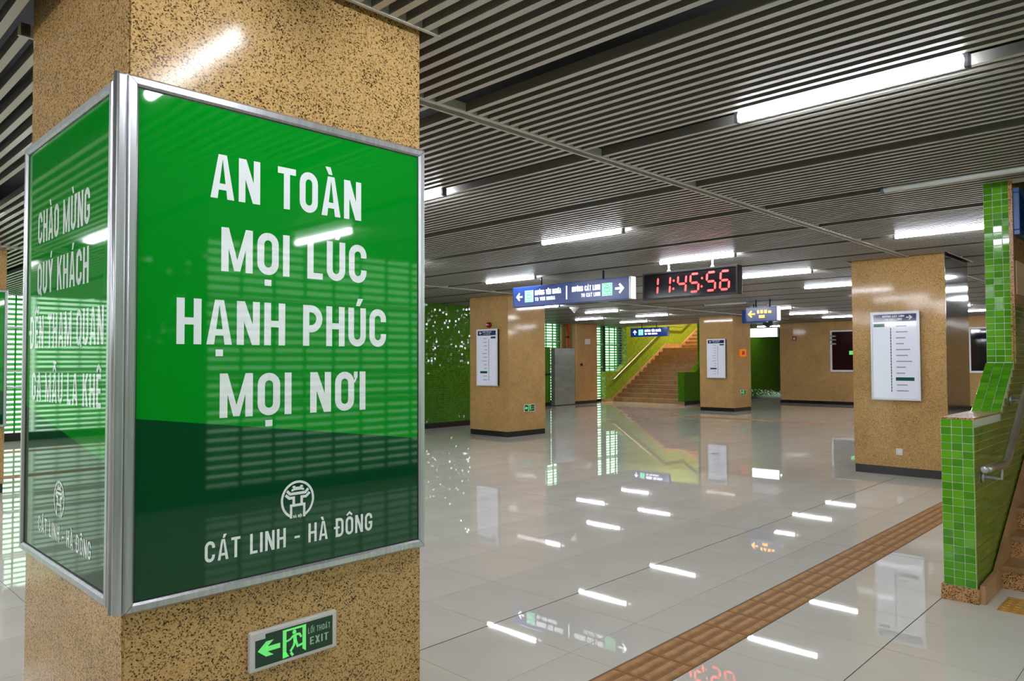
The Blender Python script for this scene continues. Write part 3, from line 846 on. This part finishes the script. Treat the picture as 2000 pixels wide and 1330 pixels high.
def poster(lab, pl, w, z0, z1, lines, band, depth, emb, foot, fr=.034):
    """framed lightbox poster: pl origin at the lower left of the outer frame, on the column face"""
    t = thing('poster_frame', lab, 'poster', tuple(pl.pt(w / 2, 0)))
    hgt = z1 - z0
    # backing box
    pl.slab(MB(), .004, w - .004, .004, hgt - .004, 0, depth - .02).build('back_box', M['alu_dark'], t)
    # print: bright field above, dark field below, split on a slanting line
    b0, b1 = band
    a0, a1 = fr - .004, w - fr + .004
    d = depth - .012
    mb = MB(); pl.polys(mb, [[(a0, b0), (a1, b1), (a1, hgt - fr + .004), (a0, hgt - fr + .004)]], d)
    pl.slab(mb, a0, a1, fr, hgt - fr, depth - .019, depth - .015)
    pr_ = mb.build('print', M['poster_green'], t)
    mb = MB(); pl.polys(mb, [[(a0, fr - .004), (a1, fr - .004), (a1, b1), (a0, b0)]], d)
    mb.build('lower_band', M['poster_dark'], pr_)
    for txt, ta, tb, tz, th in lines:
        pl.letters(txt, ta, tb, tz, th, .175, d + .0006, .115, M['print_white'], t)
    emblem(pl, emb[0], emb[1], emb[2], d + .0006).build('emblem', M['print_white'], t)
    pl.letters('CÁT LINH - HÀ ĐÔNG', foot[0], foot[1], foot[2], foot[3], .155, d + .0006, .15, M['print_white'], t)
    # snap frame: four mitred bars with a rounded outer edge
    prof = [(0, 0), (0, depth * .8), (fr * .25, depth), (fr * .8, depth), (fr, depth - .008), (fr, depth - .02)]
    cs = [((0, 0), (1, 1)), ((w, 0), (-1, 1)), ((w, hgt), (-1, -1)), ((0, hgt), (1, -1))]
    for i in range(4):
        (pa, da), (pb, db) = cs[i], cs[(i + 1) % 4]
        mb = MB(); n = len(prof)
        g = .0012
        ex = (pb[0] - pa[0], pb[1] - pa[1]); l = math.hypot(*ex); ex = (ex[0] / l * g, ex[1] / l * g)
        vs = [pl.pt(pa[0] + da[0] * o + ex[0], pa[1] + da[1] * o + ex[1], q) for o, q in prof] + [pl.pt(pb[0] + db[0] * o - ex[0], pb[1] + db[1] * o - ex[1], q) for o, q in prof]
        fs = [(k, k + n, k + n + 1, k + 1) for k in range(n - 1)] + [tuple(range(n)), tuple(range(2 * n - 1, n - 1, -1))]
        mb.add(vs, fs); mb.build('frame_bar', M['alu'], t)
    # thin dark gasket inside the frame
    mb = MB()
    g0, g1 = fr, fr + .004
    pl.polys(mb, [rect(g0, g0, w - g0, g1), rect(g0, hgt - g1, w - g0, hgt - g0), rect(g0, g1, g1, hgt - g1), rect(w - g1, g1, w - g0, hgt - g1)], d + .001)
    mb.build('gasket', M['rubber'], t)
    return t

PX0, PZ0, PZ1 = .802, .818, 2.516
p1 = FACE_Y(PX0, 2.50, PZ0)
u = lambda x: x - PX0
v = lambda z: z - PZ0
poster('large green safety slogan poster facing right on the near granite column', p1, 1.200, PZ0, PZ1,
       [('AN TOÀN', u(1.071), u(1.679), v(2.166), .153), ('MỌI LÚC', u(1.110), u(1.705), v(1.917), .152),
        ('HẠNH PHÚC', u(.962), u(1.801), v(1.664), .153), ('MỌI NƠI', u(1.108), u(1.701), v(1.413), .152)],
       (v(1.427), v(1.278)), .048, (u(1.404), v(1.097), .068), (u(1.061), u(1.734), v(.931), .070))
QY = 3.585
p2 = Plane((.82, QY, .838), (0, -1, 0), (0, 0, 1))
u = lambda y: QY - y
v = lambda z: z - .838
poster('large green welcome poster on the shaded left face of the near column', p2, QY - 2.502, .838, 2.503,
       [('CHÀO MỪNG', u(3.40), u(2.749), v(2.078), .126), ('QUÝ KHÁCH', u(3.40), u(2.754), v(1.875), .126),
        ('ĐẾN THAM QUAN', u(3.50), u(2.593), v(1.663), .127), ('GA MẪU LA KHÊ', u(3.46), u(2.611), v(1.455), .112)],
       (v(1.43), v(1.28)), .048, (u(3.062), v(1.106), .066), (u(3.335), u(2.695), v(.952), .060))
t = thing('corner_trim', 'aluminium corner strip between the two large green posters', 'trim', (.79, 2.47, .83))
MB().box(.772, .8010, 2.452, 2.5005, .828, 2.512).build('angle_strip', M['alu'], t, bevel=.006)
MB().tube([(.776, 2.470, .83), (.776, 2.470, 2.516)], .010, 12).build('round_bead', M['alu'], t, smooth=True)
# poster on the column at the left edge
p3 = FACE_Y(.99, 10.95, .82)
poster('small glimpse of a green poster at the left edge of the picture', p3, 1.21, .82, 2.53,
       [('AN TOÀN', .27, .88, 1.35, .15), ('MỌI LÚC', .3, .9, 1.1, .15), ('HẠNH PHÚC', .16, 1.0, .85, .15), ('MỌI NƠI', .3, .9, .6, .15)],
       (.6, .45), .048, (.6, .28, .066), (.26, .93, .11, .07))

# ================================================================== EXIT SIGNS
def exit_sign(lab, pl, w=.351, h=.14, d=.022, detail=True):
    t = thing('exit_sign', lab, 'exit sign', tuple(pl.pt(w / 2, 0)), 'exit signs low on the columns')
    b = pl.slab(MB(), 0, w, 0, h, 0, d).build('housing', M['plastic_white'], t, bevel=.006)
    m_ = .019; iw, ih = w - 2 * m_, h - 2 * m_ * .75
    X = lambda a: m_ + a * iw
    Z = lambda b_: m_ * .75 + b_ * ih
    e = d + .0006
    mb = MB(); pl.polys(mb, [rect(X(0), Z(0), X(1), Z(1))], e); mb.build('panel', M['exit_dark'], t)
    T = lambda polys: [[(X(a), Z(b_)) for a, b_ in p] for p in polys]
    e += .0004
    A = [[(.027, .51), (.13, .76), (.225, .76), (.15, .59), (.15, .43), (.225, .28), (.13, .28)], rect(.14, .43, .305, .59)]
    mb = MB(); pl.polys(mb, T([A[0][:4] + A[0][4:], A[1]]), e); mb.build('arrow', M['exit_glow'], t)
    D = [rect(.336, .12, .383, .95), [(.336, .04), (.418, .06), (.383, .22), (.336, .22)], rect(.383, .88, .59, .95), rect(.59, .18, .637, .95), [(.59, .18), (.637, .08), (.637, .2), (.59, .2)]]
    mb = MB(); pl.polys(mb, T(D), e); mb.build('door_symbol', M['exit_glow'], t)
    mb = MB()
    k = ih / iw
    def S(pts, th): return [[(X(a / 1), Z(b_ / k)) for a, b_ in q] for q in stroke([(a, b_ * k) for a, b_ in pts], th)]
    pl.polys(mb, [[(X(.484 + .026 * math.cos(q)), Z(.80 + .026 / k * math.sin(q))) for q in [2 * math.pi * i / 14 for i in range(14)]]], e)
    for pts, th in (([(.488, .72), (.496, .48)], .046), ([(.47, .69), (.434, .60), (.383, .56)], .024), ([(.50, .71), (.553, .69), (.575, .57)], .026),
                    ([(.492, .52), (.478, .37), (.434, .20)], .030), ([(.438, .17), (.468, .05)], .030), ([(.502, .52), (.527, .31), (.592, .34)], .028)):
        pl.polys(mb, S(pts, th), e)
    mb.build('running_figure', M['exit_glow'], t)
    mb = MB(); pl.text(mb, 'LỐI THOÁT', X(.665), X(.965), Z(.60), ih * .19, .15, e, .16); tag(mb.build('lettering', M['exit_text'], t), kind='stuff')
    mb = MB(); pl.text(mb, 'EXIT', X(.69), X(.94), Z(.22), ih * .25, .17, e, .16); tag(mb.build('lettering', M['exit_text'], t), kind='stuff')
    if detail:
        mb = MB(); pl.polys(mb, [rect(X(-.01), Z(.86), X(.12), Z(1.02))], e + .0004); mb.build('sticker', M['paper'], t)
    return t
exit_sign('glowing green exit sign below the large slogan poster', FACE_Y(1.23, 2.50, .508))
exit_sign('small green exit sign low on the column with red alarm', FACE_Y(11.64, 10.937, .512), .345, .165, detail=False)
exit_sign('tiny green exit sign low on the farthest column', FACE_Y(21.93, 11.099, .505), .345, .165, detail=False)

# ================================================================== LINE MAP BOARDS
def map_board(lab, x, y1, y0, z0, z1, arrow_right):
    w = y1 - y0; h = z1 - z0; d = .085
    pl = FACE_X(x, y1, z0)
    t = thing('line_map_board', lab, 'map board', tuple(pl.pt(w / 2, 0)), 'line map boards on the columns')
    pl.slab(MB(), .01, w - .01, .01, h - .01, 0, d - .012).build('box', M['rubber'], t)
    f = .026
    for a0, a1, b0, b1 in ((0, w, 0, f), (0, w, h - f, h), (0, f, f, h - f), (w - f, w, f, h - f)):
        pl.slab(MB(), a0, a1, b0, b1, d - .03, d).build('frame_bar', M['white'], t, bevel=.003)
    pn = pl.slab(MB(), f, w - f, f, h - f, d - .02, d - .008).build('panel', M['map_panel'], t)
    e = d - .0072
    mb = MB(); pl.polys(mb, [rect(f + .012, h - f - .115, w - f - .012, h - f - .012)], e); mb.build('header', M['map_head'], t)
    mb = MB(); e2 = e + .0006
    ax = w - f - .09 if arrow_right else f + .09
    s = 1 if arrow_right else -1
    yb = h - f - .062
    pl.polys(mb, stroke([(ax - s * .05, yb), (ax + s * .02, yb)], .014) + stroke([(ax - s * .012, yb + .028), (ax + s * .022, yb), (ax - s * .012, yb - .028)], .013), e2)
    c0 = .16 if arrow_right else .19
    pl.text(mb, 'HƯỚNG ' + ('CÁT LINH' if arrow_right else 'YÊN NGHĨA'), c0, c0 + .28, yb + .008, .026, .2, e2)
    pl.text(mb, 'TO ' + ('CAT LINH' if arrow_right else 'YEN NGHIA'), c0 + .03, c0 + .25, yb - .030, .018, .2, e2)
    tag(mb.build('header_print', M['white'], t), kind='stuff')
    cx = w * .42 if arrow_right else w * .60
    mb = MB(); n = 12; zt, zb = h - f - .20, f + .085
    pl.polys(mb, [rect(cx - .006, zb + (zt - zb) * i / 22 + .003, cx + .006, zb + (zt - zb) * (i + 1) / 22 - .003) for i in range(22)], e)
    tag(mb.build('line_diagram', M['map_dark'], t), kind='stuff')
    mb = MB()
    for i in range(n):
        zc = zt - (zt - zb) * i / (n - 1) + .02
        if i == 9: continue
        lw = [.14, .15, .12, .10, .18, .15, .2, .12, .11, .2, .14, .15][i]
        q = (cx + .065, cx + .065 + lw) if arrow_right else (cx - .055 - lw * .8, cx - .055)
        pl.polys(mb, [rect(q[0], zc - .007, q[1], zc + .007)], e)
    tag(mb.build('station_names', M['map_grey'], t), kind='stuff')
    zc = zt - (zt - zb) * 9 / (n - 1) + .02
    mb = MB(); q = (cx + .055, cx + .29) if arrow_right else (cx - .27, cx - .045)
    pl.polys(mb, [rect(q[0], zc - .024, q[1], zc + .024)], e)
    q = (f + .015, f + .16) if arrow_right else (w - f - .165, w - f - .015)
    pl.polys(mb, [rect(q[0], h - f - .185, q[1], h - f - .14)], e)
    mb.build('station_highlight', M['map_green'], t)
    return t
map_board('white line map board on the right-hand granite column', 11.095, 3.585, 2.955, 1.048, 2.28, True)
map_board('white line map board under the red alarm', 11.167, 11.83, 11.19, 1.085, 2.32, False)
map_board('white line map board on the farthest column', 21.493, 11.98, 11.335, 1.065, 2.31, False)

# ================================================================== HANGING SIGNS
def train_icon(pl, t, cx, cz, r, d):
    mb = MB(); pl.polys(mb, [rect(cx - r, cz - r, cx + r, cz + r)], d); a = mb.build('train_symbol', M['sign_mint'], t)
    mb = MB(); pl.polys(mb, stroke([(cx - r * .8, cz - r * .8), (cx + r * .8, cz - r * .8), (cx + r * .8, cz + r * .8), (cx - r * .8, cz + r * .8)], r * .12, True), d + .0005)
    pl.polys(mb, stroke([(cx - r * .5, cz - r * .35), (cx - r * .5, cz + r * .2)] + arc(cx, cz + r * .2, r * .5, r * .42, 180, 0, 8) + [(cx + r * .5, cz - r * .35)], r * .14, True), d + .0005)
    pl.polys(mb, [rect(cx - r * .32, cz + .12 * r, cx + r * .32, cz + .34 * r), rect(cx - .34 * r, cz - .2 * r, cx - .16 * r, cz - .04 * r), rect(cx + .16 * r, cz - .2 * r, cx + .34 * r, cz - .04 * r),
                  rect(cx - r * .25, cz - r * .62, cx + r * .25, cz - r * .5)], d + .0005)
    mb.build('train_outline', M['sign_green'], a)
def arrow(pl, t, cx, cz, r, ang, d, mk='sign_white'):
    ca, sa = math.cos(R(ang)), math.sin(R(ang))
    P = stroke([(-r, 0), (r * .7, 0)], r * .42) + stroke([(-.05 * r, .85 * r), (r * .8, 0), (-.05 * r, -.85 * r)], r * .40)
    P = [[(cx + x * ca - y * sa, cz + x * sa + y * ca) for x, y in p] for p in P]
    mb = MB(); pl.polys(mb, P, d); mb.build('arrow', M[mk], t)
def hang_box(name, lab, cat, x, y1, y0, z0, z1, depth, mk, cap_mk, rods, rod_mk='dark_metal'):
    """box sign hung from the ceiling; face toward -X; returns thing and plane on its face"""
    w = y1 - y0; h = z1 - z0
    pl = FACE_X(x, y1, z0)
    t = thing(name, lab, cat, tuple(pl.pt(w / 2, 0)))
    pl.slab(MB(), .012, w - .03, 0, h, -depth, 0).build('body', M[mk], t, bevel=.006)
    pl.slab(MB(), w - .03, w, -.004, h + .004, -depth - .004, .004).build('end_cap', M[cap_mk], t, bevel=.008)
    pl.slab(MB(), 0, .012, -.004, h + .004, -depth - .004, .004).build('end_cap', M[mk], t)
    for ry in rods:
        MB().tube([(x + depth / 2, ry, z1 - .01), (x + depth / 2, ry, H + .06)], .017, 12).build('hanger_rod', M[rod_mk], t, smooth=True)
        MB().tube([(x + depth / 2, ry, z1), (x + depth / 2, ry, z1 + .012)], .032, 12).build('rod_foot', M[rod_mk], t, smooth=True)
    return t, pl, w, h
t, pl, w, h = hang_box('direction_sign', 'long blue two-way direction sign with white arrows hanging from ceiling', 'sign', 9.2, 8.88, 6.41, 2.550, 2.893, .14, 'blue', 'alu', (8.28, 6.97))
d = .0045
arrow(pl, t, .16, h * .5, .072, 180, d)
train_icon(pl, t, .385, h * .5, .098, d)
mb = MB(); pl.text(mb, 'HƯỚNG YÊN NGHĨA', .52, 1.10, h * .52, .082, .2, d, .1); pl.text(mb, 'TO YEN NGHIA', .52, .97, h * .24, .058, .19, d, .1); tag(mb.build('lettering', M['sign_white'], t), kind='stuff')
mb = MB(); pl.polys(mb, [rect(1.205, h * .2, 1.228, h * .84)], d); mb.build('divider_mark', M['sign_white'], t)
mb = MB(); pl.text(mb, 'HƯỚNG CÁT LINH', 1.33, 1.90, h * .52, .082, .2, d, .1); pl.text(mb, 'TO CAT LINH', 1.52, 1.90, h * .24, .058, .19, d, .1); tag(mb.build('lettering', M['sign_white'], t), kind='stuff')
train_icon(pl, t, 2.035, h * .5, .098, d)
arrow(pl, t, 2.27, h * .5, .080, 0, d)

t, pl, w, h = hang_box('direction_sign', 'small blue direction sign with upward arrow before the far stairs', 'sign', 23.4, 16.32, 14.69, 2.535, 2.872, .14, 'blue', 'blue', (15.85, 15.20))
arrow(pl, t, .20, h * .5, .085, 90, d)
train_icon(pl, t, .47, h * .5, .105, d)
mb = MB(); pl.text(mb, 'HƯỚNG YÊN NGHĨA', .64, 1.36, h * .52, .085, .2, d, .1); pl.text(mb, 'TO YEN NGHIA', .64, 1.2, h * .22, .06, .19, d, .1); tag(mb.build('lettering', M['sign_white'], t), kind='stuff')

t, pl, w, h = hang_box('direction_sign', 'blue hanging sign with glowing orange arrow beside the farthest column', 'sign', 16.3, 8.08, 7.30, 2.53, 2.855, .14, 'blue', 'alu', (7.86, 7.52))
arrow(pl, t, .14, h * .52, .085, 180, d, 'sign_orange')
mb = MB()
pl.polys(mb, [rect(.28, h * .55, .33, h * .78), rect(.36, h * .55, .42, h * .78), rect(.45, h * .55, .52, h * .78), rect(.55, h * .55, .62, h * .72), rect(.32, h * .22, .46, h * .42)], d)
tag(mb.build('glowing_marks', M['sign_orange'], t), kind='stuff')
t, pl, w, h = hang_box('direction_sign', 'blue end of a hanging sign just behind the orange arrow sign', 'sign', 17.5, 8.78, 8.15, 2.56, 2.89, .14, 'blue', 'blue', (8.5,))

t = thing('lightbox_sign', 'bright white two-row lightbox at the corridor mouth', 'sign', (26.8, 12.55, 2.52))
pl = FACE_X(26.8, 13.12, 2.50)
pl.slab(MB(), 0, 1.08, 0, .36, -.12, 0).build('body', M['white'], t, bevel=.01)
wl = mat('lit_white_panel', (250, 250, 250), 0.4, emit=(250, 252, 255), es=2.5)
for b0, b1 in ((.02, .165), (.195, .34)):
    pl.slab(MB(), .01, 1.07, b0, b1, 0, .006).build('lit_row', wl, t)
for ry in (12.3, 12.9):
    MB().tube([(26.86, ry, 2.85), (26.86, ry, H + .06)], .015, 8).build('hanger_rod', M['dark_metal'], t)

# ================================================================== LED CLOCK
x = 9.2
pl = FACE_X(x, 6.19, 2.505)
w, h, dp = 1.52, .398, .13
t = thing('led_clock', 'black hanging digital clock with red figures reading 11:45:56', 'clock', tuple(pl.pt(w / 2, 0)))
pl.slab(MB(), 0, w, 0, h, -dp, -.006).build('case', M['clock_case'], t, bevel=.006)
f = .026
for a0, a1, b0, b1 in ((0, w, 0, f), (0, w, h - f, h), (0, f, f, h - f), (w - f, w, f, h - f)):
    pl.slab(MB(), a0, a1, b0, b1, -.006, .008).build('bezel_bar', M['clock_case'], t, bevel=.003)
pl.slab(MB(), f, w - f, f, h - f, -.006, .001).build('face', M['clock_face'], t)
SEG = {'1': 'bc', '4': 'fgbc', '5': 'afgcd', '6': 'afgcde'}
def digit(ch, a, b, dw, dh, th, sl=.07):
    S = {'a': [(0, dh), (dw, dh)], 'b': [(dw, dh), (dw, dh / 2)], 'c': [(dw, dh / 2), (dw, 0)], 'd': [(0, 0), (dw, 0)], 'e': [(0, 0), (0, dh / 2)], 'f': [(0, dh / 2), (0, dh)], 'g': [(0, dh / 2), (dw, dh / 2)]}
    out = []
    for s in SEG[ch]:
        (x0, y0), (x1, y1) = S[s]
        l = math.hypot(x1 - x0, y1 - y0); ex, ey = (x1 - x0) / l, (y1 - y0) / l; g = th * .35
        x0 += ex * g; y0 += ey * g; x1 -= ex * g; y1 -= ey * g
        p0 = (x0, y0); p1 = (x1, y1); q = th / 2; nx, ny = -ey * q, ex * q
        pts = [p0, (x0 + ex * q - nx, y0 + ey * q - ny), (x1 - ex * q - nx, y1 - ey * q - ny), p1, (x1 - ex * q + nx, y1 - ey * q + ny), (x0 + ex * q + nx, y0 + ey * q + ny)]
        out.append([(a + px + sl * py, b + py) for px, py in pts])
    return out
dw, dh, th = .130, .250, .030
bz = .076
for ch, ax in (('1', .122), ('1', .328), ('4', .588), ('5', .79), ('5', 1.048), ('6', 1.255)):
    mb = MB(); pl.polys(mb, digit(ch, ax, bz, dw, dh, th), .0018); mb.build('digit', M['led'], t)
for ax in (.518, .972):
    mb = MB()
    for b_ in (.065, .18):
        pl.polys(mb, [[(ax + .07 * b_ + .016 * math.cos(q), bz + b_ + .016 * math.sin(q)) for q in [2 * math.pi * i / 12 for i in range(12)]]], .0018)
    mb.build('colon', M['led'], t)
for ry in (5.78, 5.08):
    MB().tube([(x + .065, ry, 2.505 + h - .005), (x + .065, ry, H + .06)], .014, 10).build('hanger_rod', M['white'], t, smooth=True)
    MB().tube([(x + .065, ry, 2.505 + h), (x + .065, ry, 2.505 + h + .03)], [.034, .02], 10).build('rod_foot', M['white'], t, smooth=True)

# ================================================================== SMALL FITTINGS
# red alarm above the map
t = thing('fire_alarm', 'small red alarm above a white line map board', 'alarm', (11.12, 11.49, 2.40))
MB().tube([(11.167, 11.49, 2.41), (11.13, 11.49, 2.41)], .062, 18).build('base', M['red'], t, smooth=True)
MB().tube([(11.13, 11.49, 2.41), (11.10, 11.49, 2.41), (11.085, 11.49, 2.41)], [.052, .048, .025], 18).build('dome', M['red'], t, smooth=True)
MB().box(11.08, 11.086, 11.46, 11.52, 2.405, 2.42).build('lens', M['white'], t)
# socket on right column
t = thing('wall_socket', 'white square socket low on the right-hand column', 'socket', (11.09, 3.26, .29))
MB().box(11.083, 11.095, 3.217, 3.303, .285, .375).build('plate', M['plastic_white'], t, bevel=.003)
MB().box(11.080, 11.084, 3.242, 3.278, .31, .35).build('insert', M['white'], t)
# orange call box on far column
t = thing('call_box', 'small orange box on the farthest column', 'box', (22.1, 11.09, 1.75))
MB().box(21.88, 22.30, 11.06, 11.099, 1.74, 1.98).build('cover', M['orange'], t, bevel=.01)
MB().box(22.0, 22.18, 11.055, 11.061, 1.80, 1.92).build('button_plate', M['red_pipe'], t)
# smoke detector
t = thing('smoke_detector', 'small white cone detector on the ceiling right of the column with red alarm', 'detector', (15.0, 12.24, H - .12))
MB().tube([(15.0, 12.24, H + .01), (15.0, 12.24, H - .03), (15.0, 12.24, H - .05), (15.0, 12.24, H - .13)], [.13, .13, .09, .03], 18).build('cone', M['white'], t, smooth=True)
MB().tube([(15.0, 12.24, H - .13), (15.0, 12.24, H - .15)], .022, 12).build('tip', M['plastic_white'], t)
# dome camera on pole
t = thing('security_camera', 'dark dome camera on a pole below the orange arrow sign', 'camera', (17.8, 8.2, 2.48))
MB().tube([(17.8, 8.24, H + .06), (17.8, 8.24, 2.66)], .022, 10).build('pole', M['white'], t, smooth=True)
MB().tube([(17.8, 8.24, 2.70), (17.8, 8.24, 2.66), (17.8, 8.24, 2.60)], [.05, .11, .14], 18).build('hood', M['alu'], t, smooth=True)
MB().tube([(17.8, 8.24, 2.60), (17.8, 8.24, 2.52), (17.8, 8.24, 2.46)], [.125, .12, .05], 18).build('dome', M['rubber'], t, smooth=True)

# stainless steel panel, pier with door, pipe
t = thing('steel_cabinet', 'tall stainless steel cabinet panel left of the tan pier', 'cabinet', (20.83, 17.6, 0))
MB().box(20.25, 21.41, 17.45, 17.64, .02, 2.10).build('body', M['steel'], t, bevel=.012)
MB().box(20.29, 21.37, 17.44, 17.452, .06, 2.06).build('door', M['steel'], t)
MB().box(20.27, 21.39, 17.47, 17.62, 0, .02).build('plinth', M['black'], t)
t = thing('tiled_partition', 'green tiled low partition left of the steel cabinet', 'partition', (19.6, 17.7, 0))
MB().box(18.9, 20.20, 17.62, 17.98, .13, 2.14).build('panel', M['mosaic'], t)
MB().box(18.89, 20.21, 17.61, 17.98, 0, .13).build('skirting', M['black'], t)
MB().box(18.9, 20.20, 17.60, 17.98, 1.12, 1.18).build('rail', M['dark_metal'], t)
t = thing('stone_pier', 'tan panelled pier with a small white notice', 'pier', (22.1, 17.8, 0))
MB().box(21.46, 22.76, 17.5, 18.08, .12, 3.03).build('core', M['seam'], t)
for z0, z1 in ((.12, .72), (.725, 1.44), (1.445, 2.14), (2.145, 3.03)):
    MB().box(21.56, 22.76, 17.45, 17.5, z0, z1).build('stone_panel', M['door_wood'], t)
MB().box(21.43, 21.555, 17.455, 18.08, .12, 3.03).build('side_panel', M['granite_far'], t)
MB().box(21.44, 22.75, 17.46, 18.08, 0, .115).build('skirting', M['black'], t)
MB().tube([(21.76, 17.45, 1.49), (21.76, 17.40, 1.49), (21.76, 17.38, 1.49)], [.04, .05, .03], 12).build('knob', M['dark_metal'], t, smooth=True)
tag(MB().box(22.0, 22.33, 17.444, 17.449, 2.27, 2.47).build('notice_sheet', M['paper']), 'white paper notice on the tan pier', 'notice')
t = thing('stone_pier', 'brown recessed wall between louvres and red pipe', 'pier', (21.3, 18.0, 0))
MB().box(21.30, 21.42, 18.0, 18.09, .1, 3.03).build('stone_panel', M['granite_far'], t)
t = thing('red_pipe', 'red vertical pipe beside the tan pier', 'pipe', (21.42, 17.75, 2.1))
MB().tube([(21.34, 17.74, .0), (21.34, 17.74, 3.5)], .055, 14).build('pipe', M['red_pipe'], t, smooth=True)
MB().tube([(21.34, 17.74, 2.5), (21.34, 17.74, 2.56)], .066, 14).build('clamp', M['dark_metal'], t, smooth=True)

# dark windows in the far stone wall
def far_window(lab, y1, y0, z0, z1, screen):
    pl = FACE_X(27.5, y1, z0); w = y1 - y0; h = z1 - z0
    t = thing('ticket_window', lab, 'window', tuple(pl.pt(w / 2, 0)))
    pl.slab(MB(), .04, w - .04, .04, h - .04, 0, .03).build('pane', M['dark_screen' if screen else 'dark_glass'], t)
    for a0, a1, b0, b1 in ((0, w, 0, .07), (0, w, h - .05, h), (0, .06, .07, h - .05), (w - .06, w, .07, h - .05)):
        pl.slab(MB(), a0, a1, b0, b1, 0, .07).build('frame_bar', M['white'], t, bevel=.006)
    return t, pl, w, h
t, pl, w, h = far_window('dark window with white frame left of the right-hand column', 10.34, 7.2, 1.19, 2.70, True)
for zz in (1.02, 1.17, 1.30):
    MB().tube([tuple(pl.pt(.02, zz, .09)), tuple(pl.pt(.22, zz, .09))], .03, 10).build('hinge', M['alu'], t, smooth=True)
pl.slab(MB(), .66, .80, .62, .76, .03, .034).build('green_light', M['exit_glow'], t)
far_window('dark window with white frame right of the right-hand column', 5.93, 3.6, 1.18, 2.66, False)
t = thing('fire_alarm', 'small red call point on the far stone wall', 'alarm', (27.48, 11.68, 2.37))
MB().box(27.46, 27.5, 11.60, 11.76, 2.36, 2.52).build('case', M['red'], t, bevel=.01)
MB().box(27.455, 27.462, 11.65, 11.71, 2.41, 2.47).build('glass', M['white'], t)

# blue framed board and beige sheet on the stair wall at the right edge
pl = FACE_Y(6.995, Y0 - .012, 2.60)
t = thing('blue_board', 'blue framed board cut by the right edge above the stairs', 'board', tuple(pl.pt(.4, 0)))
pl.slab(MB(), .02, 1.18, .02, .36, 0, .02).build('panel', M['bluepan'], t)
for a0, a1, b0, b1 in ((0, 1.2, 0, .04), (0, 1.2, .34, .38), (0, .04, .04, .34), (1.16, 1.2, .04, .34)):
    pl.slab(MB(), a0, a1, b0, b1, 0, .045).build('frame_bar', M['bluefr'], t, bevel=.006)
tag(MB().box(7.06, 7.5, Y0 - .018, Y0 - .0125, 2.13, 2.40).build('notice_sheet', M['paper_tan']), 'beige sheet below the blue framed board', 'notice')
